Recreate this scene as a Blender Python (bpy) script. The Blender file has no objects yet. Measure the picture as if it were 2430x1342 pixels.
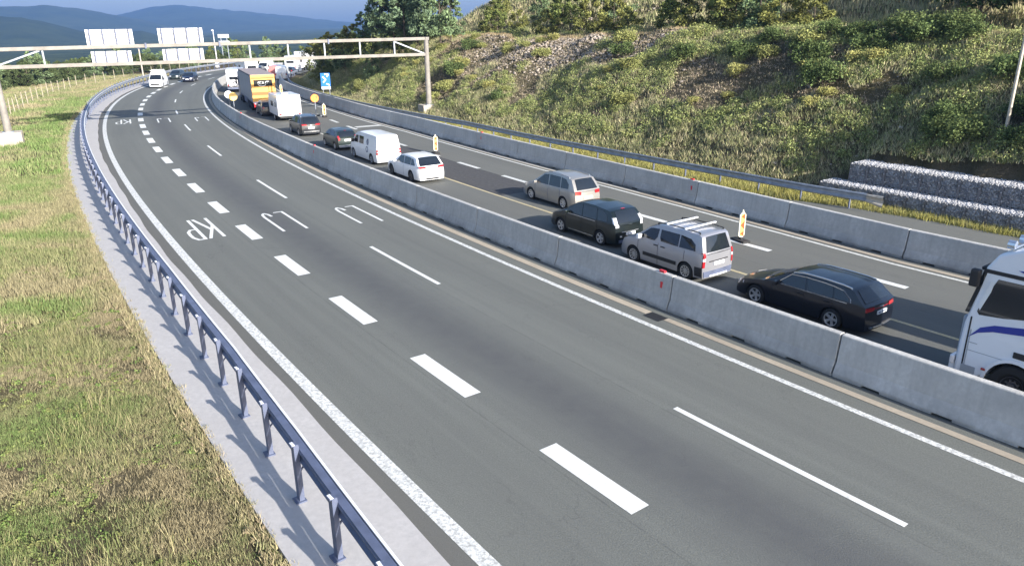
import bpy, bmesh, math, random
import numpy as np
from mathutils import Vector, Matrix, noise as mnoise
R = math.radians
scene = bpy.context.scene
col = scene.collection

# ------------------------------------------------------------------ camera, sky, sun, exposure
CAM_H, PITCH, ROLL, FPX = 9.28466, 0.34154, -0.011077, 1750.0
cam_d = bpy.data.cameras.new("Camera")
cam = bpy.data.objects.new("Camera", cam_d); col.objects.link(cam)
cam_d.sensor_width = 36; cam_d.lens = 36 * FPX / 2430; cam_d.clip_start = .1; cam_d.clip_end = 30000
_F = Vector((0, math.cos(PITCH), -math.sin(PITCH))); _Rt = Vector((1, 0, 0)); _Dn = Vector((0, -math.sin(PITCH), -math.cos(PITCH)))
_c, _s = math.cos(ROLL), math.sin(ROLL)
_X = _c * _Rt - _s * _Dn; _Y = -(_s * _Rt + _c * _Dn); _Z = -_F
cam.matrix_world = Matrix(((_X.x, _Y.x, _Z.x, 0), (_X.y, _Y.y, _Z.y, 0), (_X.z, _Y.z, _Z.z, CAM_H), (0, 0, 0, 1)))
scene.camera = cam

SUN_EL = R(21); SUN_AZ = R(137)          # azimuth clockwise from +Y (view direction)
sun_dir = Vector((math.sin(SUN_AZ) * math.cos(SUN_EL), math.cos(SUN_AZ) * math.cos(SUN_EL), math.sin(SUN_EL)))
world = bpy.data.worlds.new("World"); scene.world = world; world.use_nodes = True
wn = world.node_tree.nodes; wl = world.node_tree.links
sky = wn.new("ShaderNodeTexSky"); sky.sky_type = 'NISHITA'; sky.sun_disc = False
sky.sun_elevation = SUN_EL; sky.sun_rotation = SUN_AZ; sky.air_density = 1.0; sky.dust_density = 2.0; sky.ozone_density = 2.0
bg = wn["Background"]; bg.inputs[1].default_value = 0.1
wl.new(sky.outputs[0], bg.inputs[0])
sd = bpy.data.lights.new("Sun", 'SUN'); sd.energy = 5.0; sd.angle = R(0.5); sd.color = (1, .95, .87)
sun = bpy.data.objects.new("Sun", sd); col.objects.link(sun)
sun.rotation_euler = sun_dir.to_track_quat('Z', 'Y').to_euler(); sun.location = sun_dir * 50
scene.view_settings.view_transform = 'Standard'; scene.view_settings.look = 'None'
scene.view_settings.exposure = 1.25; scene.view_settings.gamma = 1; scene.view_settings.use_curve_mapping = False
scene.render.engine = 'CYCLES'
scene.cycles.use_denoising = True
scene.cycles.max_bounces = 5; scene.cycles.diffuse_bounces = 2; scene.cycles.glossy_bounces = 2
scene.cycles.volume_bounces = 0; scene.cycles.transmission_bounces = 3; scene.cycles.transparent_max_bounces = 6

# ------------------------------------------------------------------ helpers
def link(o, parent=None):
    col.objects.link(o)
    if parent is not None: o.parent = parent
    return o
def tag(o, label=None, cat=None, group=None, kind=None):
    if label: o['label'] = label
    if cat: o['category'] = cat
    if group: o['group'] = group
    if kind: o['kind'] = kind
    return o
def empty(name, loc, rz=0, label=None, cat=None, group=None):
    o = bpy.data.objects.new(name, None); o.empty_display_size = .3
    o.location = loc; o.rotation_euler = (0, 0, rz); link(o)
    return tag(o, label, cat, group)
def copy_tree(o, parent=None):
    c = o.copy(); col.objects.link(c)
    if parent is not None: c.parent = parent
    for ch in o.children: copy_tree(ch, c)
    return c

class MB:
    """collects faces and links them as one mesh object"""
    def __init__(self): self.v = []; self.f = []; self.uv = None
    def add(self, vs, fs):
        n = len(self.v); self.v += [tuple(p) for p in vs]; self.f += [tuple(i + n for i in f) for f in fs]; return self
    def box(self, c, s, rz=0, ry=0, rx=0):
        M = Matrix.Rotation(rz, 3, 'Z') @ Matrix.Rotation(ry, 3, 'Y') @ Matrix.Rotation(rx, 3, 'X')
        vs = [Vector(c) + M @ Vector((x * s[0] / 2, y * s[1] / 2, z * s[2] / 2)) for z in (-1, 1) for y in (-1, 1) for x in (-1, 1)]
        return self.add(vs, [(0, 2, 3, 1), (4, 5, 7, 6), (0, 1, 5, 4), (2, 6, 7, 3), (0, 4, 6, 2), (1, 3, 7, 5)])
    def tube(self, p0, p1, r0, r1=None, n=10, cap=True):
        r1 = r0 if r1 is None else r1
        p0, p1 = Vector(p0), Vector(p1); d = (p1 - p0)
        if d.length < 1e-6: return self
        q = d.to_track_quat('Z', 'Y'); vs = []
        for p, r in ((p0, r0), (p1, r1)):
            for k in range(n):
                a = 2 * math.pi * k / n; vs.append(p + q @ Vector((r * math.cos(a), r * math.sin(a), 0)))
        fs = [(k, (k + 1) % n, n + (k + 1) % n, n + k) for k in range(n)]
        if cap: fs += [tuple(range(n - 1, -1, -1)), tuple(range(n, 2 * n))]
        return self.add(vs, fs)
    def bar(self, p0, p1, w, h):
        p0, p1 = Vector(p0), Vector(p1); d = (p1 - p0).normalized(); up = Vector((0, 0, 1))
        if abs(d.z) > .95: up = Vector((0, 1, 0))
        sx = d.cross(up).normalized(); uy = sx.cross(d).normalized()
        vs = [p + sx * a * w / 2 + uy * b * h / 2 for p in (p0, p1) for a, b in ((-1, -1), (1, -1), (1, 1), (-1, 1))]
        return self.add(vs, [(0, 1, 2, 3), (7, 6, 5, 4), (0, 4, 5, 1), (1, 5, 6, 2), (2, 6, 7, 3), (3, 7, 4, 0)])
    def grid(self, P, flip=False):
        n = len(P); m = len(P[0]); vs = [p for r in P for p in r]; fs = []
        for i in range(n - 1):
            for j in range(m - 1):
                a = (i * m + j, i * m + j + 1, (i + 1) * m + j + 1, (i + 1) * m + j)
                fs.append(a[::-1] if flip else a)
        return self.add(vs, fs)
    def prism(self, poly, axis, a, b):
        """2-D outline extruded along an axis from a to b"""
        def P(p, t): return (t, p[0], p[1]) if axis == 'x' else ((p[0], t, p[1]) if axis == 'y' else (p[0], p[1], t))
        n = len(poly); vs = [P(p, a) for p in poly] + [P(p, b) for p in poly]
        return self.add(vs, [tuple(range(n)), tuple(range(2 * n - 1, n - 1, -1))] + [(i, n + i, n + (i + 1) % n, (i + 1) % n) for i in range(n)])
    def lathe(self, prof, n=20, axis='x', c=(0, 0, 0)):
        vs = []
        for r, h in prof:
            for k in range(n):
                a = 2 * math.pi * k / n; u, w = r * math.cos(a), r * math.sin(a)
                p = (h, u, w) if axis == 'x' else (u, w, h)
                vs.append((p[0] + c[0], p[1] + c[1], p[2] + c[2]))
        fs = []
        for i in range(len(prof) - 1):
            for k in range(n): fs.append((i * n + k, i * n + (k + 1) % n, (i + 1) * n + (k + 1) % n, (i + 1) * n + k))
        return self.add(vs, fs)
    def build(self, name, m, parent=None, smooth=False, bevel=0, seg=2, fix=True):
        me = bpy.data.meshes.new(name); me.from_pydata(self.v, [], self.f)
        bm = bmesh.new(); bm.from_mesh(me)
        if fix: bmesh.ops.recalc_face_normals(bm, faces=bm.faces)
        bm.to_mesh(me); bm.free()
        me.materials.append(m)
        o = bpy.data.objects.new(name, me); link(o, parent)
        if smooth:
            for p in me.polygons: p.use_smooth = True
            me.set_sharp_from_angle(angle=R(38))
        if bevel:
            b = o.modifiers.new("b", 'BEVEL'); b.width = bevel; b.segments = seg; b.limit_method = 'ANGLE'; b.angle_limit = R(30)
        return o

def npmesh(name, V, F, m, tint=None, parent=None, smooth=False):
    """mesh from numpy arrays (all faces with the same corner count)"""
    me = bpy.data.meshes.new(name); k = F.shape[1]
    me.vertices.add(len(V)); me.vertices.foreach_set("co", np.ascontiguousarray(V, np.float32).ravel())
    me.loops.add(F.size); me.loops.foreach_set("vertex_index", np.ascontiguousarray(F, np.int32).ravel())
    me.polygons.add(len(F)); me.polygons.foreach_set("loop_start", np.arange(0, F.size, k, dtype=np.int32))
    me.update(calc_edges=True)
    if tint is not None:
        a = me.color_attributes.new("tint", 'FLOAT_COLOR', 'POINT')
        a.data.foreach_set("color", np.concatenate([tint, np.ones((len(tint), 1))], 1).astype(np.float32).ravel())
    me.materials.append(m)
    if smooth: me.polygons.foreach_set("use_smooth", np.ones(len(F), bool))
    return link(bpy.data.objects.new(name, me), parent)

# ------------------------------------------------------------------ materials
def newmat(name):
    m = bpy.data.materials.new(name); m.use_nodes = True
    return m, m.node_tree.nodes, m.node_tree.links, m.node_tree.nodes["Principled BSDF"]
def plain(name, c, rough=.6, metal=0., coat=0., var=0., scale=6., spec=.5, bump=0.):
    m, n, l, p = newmat(name)
    p.inputs['Base Color'].default_value = (*c, 1); p.inputs['Roughness'].default_value = rough
    p.inputs['Metallic'].default_value = metal; p.inputs['Coat Weight'].default_value = coat; p.inputs['Coat Roughness'].default_value = .06
    p.inputs['Specular IOR Level'].default_value = spec
    if var or bump:
        t = n.new("ShaderNodeTexCoord"); z = n.new("ShaderNodeTexNoise"); z.inputs['Scale'].default_value = scale; z.inputs['Detail'].default_value = 6
        l.new(t.outputs['Object'], z.inputs['Vector'])
        if var:
            r = n.new("ShaderNodeMapRange"); r.inputs[3].default_value = 1 - var; r.inputs[4].default_value = 1 + var
            r.inputs[1].default_value = .25; r.inputs[2].default_value = .75
            x = n.new("ShaderNodeMix"); x.data_type = 'RGBA'; x.blend_type = 'MULTIPLY'; x.inputs[0].default_value = 1
            x.inputs[6].default_value = (*c, 1)
            l.new(z.outputs[0], r.inputs[0]); l.new(r.outputs[0], x.inputs[7]); l.new(x.outputs[2], p.inputs['Base Color'])
        if bump:
            b = n.new("ShaderNodeBump"); b.inputs['Strength'].default_value = bump; b.inputs['Distance'].default_value = .05
            l.new(z.outputs[0], b.inputs['Height']); l.new(b.outputs[0], p.inputs['Normal'])
    return m
def mixc(n, l, f, a, b):
    x = n.new("ShaderNodeMix"); x.data_type = 'RGBA'
    for s_, v in ((0, f), (6, a), (7, b)):
        if hasattr(v, 'links') or hasattr(v, 'is_linked'): l.new(v, x.inputs[s_])
        else: x.inputs[s_].default_value = v if s_ == 0 else (*v, 1)
    return x.outputs[2]
def noisen(n, l, vec, scale, detail=5, lo=.35, hi=.65, rough=.6):
    z = n.new("ShaderNodeTexNoise"); z.inputs['Scale'].default_value = scale; z.inputs['Detail'].default_value = detail; z.inputs['Roughness'].default_value = rough
    l.new(vec, z.inputs['Vector']); r = n.new("ShaderNodeMapRange"); r.inputs[1].default_value = lo; r.inputs[2].default_value = hi
    l.new(z.outputs[0], r.inputs[0]); return r.outputs[0]
def mth(n, l, op, a, b=None, c=None):
    x = n.new("ShaderNodeMath"); x.operation = op
    for i, v in enumerate((a, b, c)):
        if v is None: continue
        if isinstance(v, (int, float)): x.inputs[i].default_value = v
        else: l.new(v, x.inputs[i])
    return x.outputs[0]

def asphalt_mat():
    m, n, l, p = newmat("asphalt")
    uv = n.new("ShaderNodeUVMap"); uv.uv_map = "so"; sp = n.new("ShaderNodeSeparateXYZ"); l.new(uv.outputs[0], sp.inputs[0])
    s_, o_ = sp.outputs[0], sp.outputs[1]
    geo = n.new("ShaderNodeNewGeometry").outputs['Position']
    fine = noisen(n, l, geo, 28, 3, .3, .7); med = noisen(n, l, geo, 1.6, 6, .3, .7); big = noisen(n, l, geo, .12, 4, .3, .7)
    mid = noisen(n, l, geo, 8, 4, .3, .7, .8)
    # long streaks that run with the traffic
    mp = n.new("ShaderNodeMapping"); mp.inputs['Scale'].default_value = (.05, 2.2, 1); l.new(uv.outputs[0], mp.inputs[0])
    streak = noisen(n, l, mp.outputs[0], 1.0, 4, .3, .7)
    base = mixc(n, l, fine, (.10, .105, .094), (.195, .203, .182))
    base = mixc(n, l, mth(n, l, 'MULTIPLY', mid, .35), base, (.09, .092, .086))
    base = mixc(n, l, mth(n, l, 'MULTIPLY', med, .35), base, (.132, .134, .126))
    base = mixc(n, l, mth(n, l, 'MULTIPLY', streak, .4), base, (.2, .205, .185))
    def band(c, w, amt):
        d = mth(n, l, 'DIVIDE', mth(n, l, 'SUBTRACT', o_, c), w)
        e = mth(n, l, 'POWER', 2.718, mth(n, l, 'MULTIPLY', mth(n, l, 'MULTIPLY', d, d), -1.0))
        return mth(n, l, 'MULTIPLY', e, amt)
    rub = band(1.75, 1.2, .85)
    rub = mth(n, l, 'MULTIPLY', rub, mth(n, l, 'MULTIPLY_ADD', med, .25, .8))
    base = mixc(n, l, rub, base, (.083, .085, .088))
    for c, w, a in ((-1.9, .9, .12), (5.4, .8, .16), (11.6, 1.1, .22), (15.3, 1.2, .2)):
        base = mixc(n, l, band(c, w, a), base, (.075, .075, .075))
    # brownish edge strip outside the left edge line, browner second carriageway
    e1 = mth(n, l, 'GREATER_THAN', -3.5, o_); base = mixc(n, l, mth(n, l, 'MULTIPLY', e1, .55), base, (.115, .108, .1))
    e2 = mth(n, l, 'GREATER_THAN', o_, 8.3); base = mixc(n, l, mth(n, l, 'MULTIPLY', e2, .35), base, (.14, .134, .12))
    base = mixc(n, l, mth(n, l, 'MULTIPLY', big, .22), base, (.1, .1, .095))
    # dark oil spots
    v = n.new("ShaderNodeTexVoronoi"); v.inputs['Scale'].default_value = .42
    wz = n.new("ShaderNodeTexNoise"); wz.inputs['Scale'].default_value = 3.5; l.new(geo, wz.inputs['Vector']); wv = n.new("ShaderNodeVectorMath"); wv.operation = 'MULTIPLY_ADD'; wv.inputs[1].default_value = (.35, .35, .35)
    l.new(wz.outputs['Color'], wv.inputs[0]); l.new(geo, wv.inputs[2]); l.new(wv.outputs[0], v.inputs['Vector'])
    sz = n.new("ShaderNodeMapRange"); sz.inputs[1].default_value = .5; sz.inputs[3].default_value = -.01; sz.inputs[4].default_value = .055; l.new(v.outputs['Color'], sz.inputs[0])
    spot = mth(n, l, 'LESS_THAN', v.outputs['Distance'], sz.outputs[0]); base = mixc(n, l, mth(n, l, 'MULTIPLY', spot, .55), base, (.05, .05, .05))
    for so_ in (-.42, 3.42, 15.2):     # paving seams
        ds = mth(n, l, 'ABSOLUTE', mth(n, l, 'SUBTRACT', o_, so_)); sm = mth(n, l, 'LESS_THAN', ds, .022)
        base = mixc(n, l, mth(n, l, 'MULTIPLY', mth(n, l, 'MULTIPLY', sm, med), .45), base, (.06, .06, .06))
    mp2 = n.new("ShaderNodeMapping"); mp2.inputs['Scale'].default_value = (.5, .8, 1); l.new(uv.outputs[0], mp2.inputs[0])
    cr = n.new("ShaderNodeTexNoise"); cr.inputs['Scale'].default_value = .5; cr.inputs['Detail'].default_value = 7; l.new(mp2.outputs[0], cr.inputs['Vector'])
    ck = mth(n, l, 'LESS_THAN', mth(n, l, 'ABSOLUTE', mth(n, l, 'SUBTRACT', cr.outputs[0], .5)), .0022); base = mixc(n, l, mth(n, l, 'MULTIPLY', mth(n, l, 'MULTIPLY', ck, big), .3), base, (.06, .06, .06))
    l.new(base, p.inputs['Base Color']); p.inputs['Roughness'].default_value = .85; p.inputs['Specular IOR Level'].default_value = .25
    b = n.new("ShaderNodeBump"); b.inputs['Strength'].default_value = .25; b.inputs['Distance'].default_value = .01
    l.new(fine, b.inputs['Height']); l.new(b.outputs[0], p.inputs['Normal'])
    return m
def paint_mat(name, c, wear=.35, lo=.52, hi=.72):
    m, n, l, p = newmat(name); geo = n.new("ShaderNodeNewGeometry").outputs['Position']
    w = noisen(n, l, geo, 11, 5, lo, hi, .75); w2 = noisen(n, l, geo, 3, 4, .4, .7)
    b = mixc(n, l, mth(n, l, 'MULTIPLY', w, wear), c, (.2, .2, .19)); b = mixc(n, l, mth(n, l, 'MULTIPLY', w2, wear * .5), b, (.38, .38, .36))
    l.new(b, p.inputs['Base Color']); p.inputs['Roughness'].default_value = .7; return m
def concrete_mat(name, c, dark, streaks=True):
    m, n, l, p = newmat(name); tc = n.new("ShaderNodeTexCoord"); geo = n.new("ShaderNodeNewGeometry").outputs['Position']
    f = noisen(n, l, geo, 9, 6, .3, .7); g = noisen(n, l, geo, .9, 5, .35, .7)
    b = mixc(n, l, f, c, tuple(x * .82 for x in c)); b = mixc(n, l, mth(n, l, 'MULTIPLY', g, .55), b, dark)
    if streaks:
        mp = n.new("ShaderNodeMapping"); mp.inputs['Scale'].default_value = (5, 5, .35); l.new(geo, mp.inputs[0])
        st = noisen(n, l, mp.outputs[0], 1.3, 5, .45, .75); b = mixc(n, l, mth(n, l, 'MULTIPLY', st, .6), b, dark)
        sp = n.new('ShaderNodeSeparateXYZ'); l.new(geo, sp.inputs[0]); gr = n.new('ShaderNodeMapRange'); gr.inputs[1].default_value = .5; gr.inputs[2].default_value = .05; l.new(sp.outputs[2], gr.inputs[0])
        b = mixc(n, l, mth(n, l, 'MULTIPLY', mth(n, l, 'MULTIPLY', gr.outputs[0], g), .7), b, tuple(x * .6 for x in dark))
    l.new(b, p.inputs['Base Color']); p.inputs['Roughness'].default_value = .9; p.inputs['Specular IOR Level'].default_value = .2
    oi = n.new('ShaderNodeObjectInfo'); vr = n.new('ShaderNodeMapRange'); vr.inputs[3].default_value = .86; vr.inputs[4].default_value = 1.06; l.new(oi.outputs['Random'], vr.inputs[0])
    bx_ = n.new('ShaderNodeMix'); bx_.data_type = 'RGBA'; bx_.blend_type = 'MULTIPLY'; bx_.inputs[0].default_value = 1; l.new(b, bx_.inputs[6]); l.new(vr.outputs[0], bx_.inputs[7]); b = bx_.outputs[2]
    l.new(b, p.inputs['Base Color'])
    bm_ = n.new("ShaderNodeBump"); bm_.inputs['Strength'].default_value = .3 if streaks else .1; bm_.inputs['Distance'].default_value = .02; l.new(f, bm_.inputs['Height']); l.new(bm_.outputs[0], p.inputs['Normal'])
    return m
def leaf_mat(name, mul=(1, 1, 1), trans=.3):
    m = bpy.data.materials.new(name); m.use_nodes = True; n = m.node_tree.nodes; l = m.node_tree.links; n.clear()
    out = n.new("ShaderNodeOutputMaterial"); a = n.new("ShaderNodeVertexColor"); a.layer_name = "tint"
    x = n.new("ShaderNodeMix"); x.data_type = 'RGBA'; x.blend_type = 'MULTIPLY'; x.inputs[0].default_value = 1
    x.inputs[7].default_value = (*mul, 1); l.new(a.outputs[0], x.inputs[6])
    d = n.new("ShaderNodeBsdfDiffuse"); t = n.new("ShaderNodeBsdfTranslucent"); mx = n.new("ShaderNodeMixShader"); mx.inputs[0].default_value = trans
    l.new(x.outputs[2], d.inputs[0]); l.new(x.outputs[2], t.inputs[0]); l.new(d.outputs[0], mx.inputs[1]); l.new(t.outputs[0], mx.inputs[2]); l.new(mx.outputs[0], out.inputs[0])
    return m
def ground_mat():
    m, n, l, p = newmat("soil_and_turf"); geo = n.new("ShaderNodeNewGeometry").outputs['Position']
    a = noisen(n, l, geo, .35, 8, .38, .62, .75); b = noisen(n, l, geo, 5.0, 9, .35, .65, .75); c = noisen(n, l, geo, .05, 3, .4, .6)
    f = mixc(n, l, a, (.15, .14, .065), (.27, .225, .16)); f = mixc(n, l, mth(n, l, 'MULTIPLY', b, .6), f, (.13, .11, .075))
    f = mixc(n, l, mth(n, l, 'MULTIPLY', c, .4), f, (.2, .17, .08))
    ln = n.new('ShaderNodeVectorMath'); ln.operation = 'LENGTH'; l.new(geo, ln.inputs[0]); mr = n.new('ShaderNodeMapRange'); mr.inputs[1].default_value = 200; mr.inputs[2].default_value = 420; l.new(ln.outputs['Value'], mr.inputs[0])
    wd = noisen(n, l, geo, .03, 8, .38, .62, .75); f = mixc(n, l, mr.outputs[0], f, mixc(n, l, wd, (.022, .04, .016), (.08, .10, .035)))
    l.new(f, p.inputs['Base Color']); p.inputs['Roughness'].default_value = 1; p.inputs['Specular IOR Level'].default_value = .1
    bb = n.new("ShaderNodeBump"); bb.inputs['Strength'].default_value = 1.0; bb.inputs['Distance'].default_value = .35; l.new(b, bb.inputs['Height']); l.new(bb.outputs[0], p.inputs['Normal'])
    return m
def hills_mat():
    m, n, l, p = newmat("wooded_hills"); geo = n.new("ShaderNodeNewGeometry").outputs['Position']
    a = noisen(n, l, geo, .012, 8, .35, .65, .7); b = noisen(n, l, geo, .0022, 5, .4, .62)
    f = mixc(n, l, a, (.02, .032, .016), (.045, .062, .026)); f = mixc(n, l, mth(n, l, 'MULTIPLY', b, .5), f, (.07, .085, .04))
    l.new(f, p.inputs['Base Color']); p.inputs['Roughness'].default_value = 1; p.inputs['Specular IOR Level'].default_value = 0
    return m

M = {}
M['asphalt'] = asphalt_mat(); M['patch'] = plain('new_asphalt', (.06, .058, .058), .9, var=.3, scale=5)
M['white_line'] = paint_mat('white_road_paint', (.74, .74, .71), .5); M['worn_line'] = paint_mat('worn_white_paint', (.66, .66, .62), .6, .45, .65)
M['textured_line'] = paint_mat('agglomerate_paint', (.78, .78, .75), .8, .42, .62)
M['yellow_line'] = paint_mat('worn_yellow_paint', (.62, .5, .25), .7, .4, .65)
M['conc_strip'] = concrete_mat('pale_concrete', (.54, .52, .51), (.45, .43, .42), False)
M['gutter'] = concrete_mat('beige_concrete', (.5, .43, .34), (.33, .28, .22), False)
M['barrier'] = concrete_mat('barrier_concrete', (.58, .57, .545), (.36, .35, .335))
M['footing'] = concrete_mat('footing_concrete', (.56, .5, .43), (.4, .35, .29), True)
M['galv'] = plain('galvanised_steel', (.30, .33, .38), .5, .45, var=.25, scale=3)
M['galv_dark'] = plain('dark_shade_steel', (.11, .13, .2), .55, .2, var=.25, scale=3)  # navy tone paints shade onto guardrail back and posts; ordinary dark parts elsewhere
M['gantry'] = plain('gantry_steel', (.25, .232, .21), .7, .1, var=.25, scale=1.5)
M['alu'] = plain('aluminium_sheet', (.82, .82, .84), .5, .1, var=.06, scale=1)
M['pole'] = plain('lamp_pole_steel', (.5, .45, .38), .5, .4, var=.2)
M['wood'] = plain('weathered_wood', (.40, .35, .27), .9, var=.3, scale=4)
M['glass'] = plain('tinted_glass', (.012, .016, .022), .04, 0, 0, spec=.8)
M['tyre'] = plain('tyre_rubber', (.018, .018, .019), .85); M['dark'] = plain('black_plastic', (.02, .02, .022), .6)
M['rim'] = plain('alloy_rim', (.6, .6, .62), .32, .7); M['rim_dark'] = plain('dark_rim', (.12, .12, .13), .4, .6)
M['red'] = plain('red_lens', (.34, .015, .02), .2, 0, .5); M['clear'] = plain('clear_lens', (.75, .75, .78), .12, .2, .5)
M['plate'] = plain('plate_white', (.78, .8, .82), .4); M['ink'] = plain('plate_ink', (.05, .08, .2), .5)
M['chrome'] = plain('chrome_trim', (.75, .76, .78), .15, .9)
M['redref'] = plain('red_reflector', (.62, .03, .04), .35); M['whiteref'] = plain('white_reflector', (.75, .72, .7), .4)
M['rubber'] = plain('rubber_foot', (.03, .03, .03), .9)
M['leaf'] = leaf_mat('leaves', (1.42, 1.36, 1.4), .14); M['bark'] = plain('bark', (.1, .08, .06), .95, var=.3)
M['ground'] = ground_mat(); M['hills'] = hills_mat()
M['stone'] = plain('grey_stone', (.37, .37, .385), .9, var=.5, scale=2.5); M['rock'] = plain('weathered_rock', (.36, .31, .265), .95, var=.5, scale=.8)
M['wire'] = plain('basket_wire', (.2, .2, .22), .5, .6)
M['skin'] = plain('skin', (.42, .26, .19), .6)

# ------------------------------------------------------------------ road axis: distance s along it, offset o to its right
PX0, PY0, PH0, K0, K1, K2 = 0.7493563238, 14.847491121, -0.63196965, 0.0019909177, -1.1755271565e-05, 4.12935142e-07
SS = np.arange(-60, 300.01, .25)
_k = lambda s: K0 + K1 * s + K2 * s * s
_ks = _k(np.clip(SS, -12, 135))
PH = np.concatenate([[0], np.cumsum((_ks[1:] + _ks[:-1]) / 2 * .25)])
_i0 = int(np.argmin(abs(SS))); PH = PH - PH[_i0] + PH0
_mx = np.sin((PH[1:] + PH[:-1]) / 2) * .25; _my = np.cos((PH[1:] + PH[:-1]) / 2) * .25
AX = np.concatenate([[0], np.cumsum(_mx)]); AY = np.concatenate([[0], np.cumsum(_my)])
AX = AX - AX[_i0] + PX0; AY = AY - AY[_i0] + PY0
def xy(s, o):
    x, y, p = np.interp(s, SS, AX), np.interp(s, SS, AY), np.interp(s, SS, PH)
    return x + o * np.cos(p), y - o * np.sin(p), p
def P3(s, o, z=0.):
    x, y, p = xy(s, o); return (float(x), float(y), z)
def head(s): return -float(np.interp(s, SS, PH))            # z-rotation that turns local +Y along the road
def so_of(X, Y):
    S_ = np.empty(len(X)); O_ = np.empty(len(X))
    for a in range(0, len(X), 4000):
        x = X[a:a + 4000, None]; y = Y[a:a + 4000, None]
        i = np.argmin((x - AX[None, ::4]) ** 2 + (y - AY[None, ::4]) ** 2, 1) * 4
        dx = x[:, 0] - AX[i]; dy = y[:, 0] - AY[i]; t = PH[i]
        S_[a:a + 4000] = SS[i] + dx * np.sin(t) + dy * np.cos(t); O_[a:a + 4000] = dx * np.cos(t) - dy * np.sin(t)
    return S_, O_
def ray(px, py):
    x, y = px - 1215, py - 671; a = _c * x + _s * y; b = -_s * x + _c * y
    return np.array([a, FPX * math.cos(PITCH) - b * math.sin(PITCH), -FPX * math.sin(PITCH) - b * math.cos(PITCH)])
def at_ground(px, py, z=0.):
    """where a sight line of the survey photograph meets the level z"""
    d = ray(px, py); t = (z - CAM_H) / d[2]; return float(d[0] * t), float(d[1] * t)
def at_terrain(px, py):
    d = ray(px, py); t = np.linspace(15, 160, 2400) / np.hypot(d[0], d[1]); x, y, z = d[0] * t, d[1] * t, CAM_H + d[2] * t
    g = ground_z(x, y); i = int(np.argmax(z < g)); return float(x[i]), float(y[i]), float(g[i])
FB_S, FB_O = [-30, 2, 8, 14, 20, 35, 50, 59, 74, 90, 104, 130, 160], [20.5, 20.55, 20.9, 21.15, 21.3, 21.4, 21.4, 20.95, 20.4, 19.3, 18.4, 17, 16]
def far_o(s): return np.interp(s, FB_S, FB_O)
RR_S, RR_O = [7, 11, 24, 34, 47, 56, 69, 86, 104, 130, 165], [26.5, 26.1, 25.6, 25.1, 24.7, 23.6, 22.3, 20.9, 19.6, 18.2, 17.2]
def rail_o(s): return np.interp(s, RR_S, RR_O)
FT_S, FT_O = [-40, 24, 47, 56, 69, 86, 104, 140, 200], [30.2, 29, 28, 27, 25.6, 24, 22.5, 20, 19]

# ------------------------------------------------------------------ terrain
def vnoise(x, y, sc, seed=0):
    x = x / sc + seed * 17.3; y = y / sc - seed * 9.1
    xi = np.floor(x).astype(int); yi = np.floor(y).astype(int); fx = x - xi; fy = y - yi
    fx = fx * fx * (3 - 2 * fx); fy = fy * fy * (3 - 2 * fy)
    def h(a, b):
        n = np.sin(a * 127.1 + b * 311.7 + seed * 74.7) * 43758.5453; return n - np.floor(n)
    return (h(xi, yi) * (1 - fx) + h(xi + 1, yi) * fx) * (1 - fy) + (h(xi, yi + 1) * (1 - fx) + h(xi + 1, yi + 1) * fx) * fy
def sstep(a, b, x):
    t = np.clip((x - a) / (b - a), 0, 1); return t * t * (3 - 2 * t)
def ground_z(X, Y):
    X = np.asarray(X, float); Y = np.asarray(Y, float)
    s, o = so_of(X, Y); r = np.hypot(X, Y)
    ft = np.interp(s, FT_S, FT_O); zc = np.interp(s, [-60, 45, 105, 150, 200], [8, 8, 7.2, 5, 3])
    near = 1 - sstep(10.2, 11.4, s)                      # behind the gabions the slope starts higher
    t = (o - ft) / 12.5
    z = zc * np.clip(t, 0, 1) * (1 + .10 * np.sin(np.clip(t, 0, 1) * math.pi))
    z = z + near * 1.7 * sstep(30.3, 30.8, o) * (1 - np.clip(t, 0, 1))
    up = np.interp(s, [-60, 0, 14, 32, 60, 88, 108, 132, 200], [0, 0, .18, .42, .5, .52, .46, .08, 0])
    z = z + np.clip(o - ft - 18.5, 0, 17) * up
    slope = sstep(0, 2, o - ft)
    z = z + slope * ((vnoise(X, Y, 2.1, 1) - .5) * .7 + (vnoise(X, Y, 6.5, 2) - .5) * 1.2) * np.clip(1 - np.exp(-abs(z)), .1, 1)
    road = (o > -6.3) & (o < ft)
    z = np.where(road, -.06, z)
    left = o < -6.3
    lz = -.05 + (vnoise(X, Y, 3.3, 3) - .5) * .25 * sstep(-6.3, -8.5, o) - np.clip(-26 - o, 0, 200) * .10 * sstep(40, 90, s)
    z = np.where(left, lz, z)
    far = sstep(190, 420, r); right = sstep(-.35, .1, X / np.maximum(r, 1))
    z = z * (1 - far) + far * (-26 * (1 - right) + 2 * right)
    return z
ang = np.radians(np.arange(-62, 101, .5)); rad = np.concatenate([np.arange(4, 12, .5), np.exp(np.arange(math.log(12), math.log(12000), .022))])
A_, R_ = np.meshgrid(ang, rad); gx = (R_ * np.sin(A_)).ravel(); gy = (R_ * np.cos(A_)).ravel()
gz = ground_z(gx, gy); na = len(ang); nr = len(rad)
ii = (np.arange(nr - 1)[:, None] * na + np.arange(na - 1)[None]).ravel()
tag(npmesh("ground", np.stack([gx, gy, gz], 1), np.stack([ii, ii + 1, ii + na + 1, ii + na], 1), M['ground'], smooth=True), kind='structure')
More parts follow.
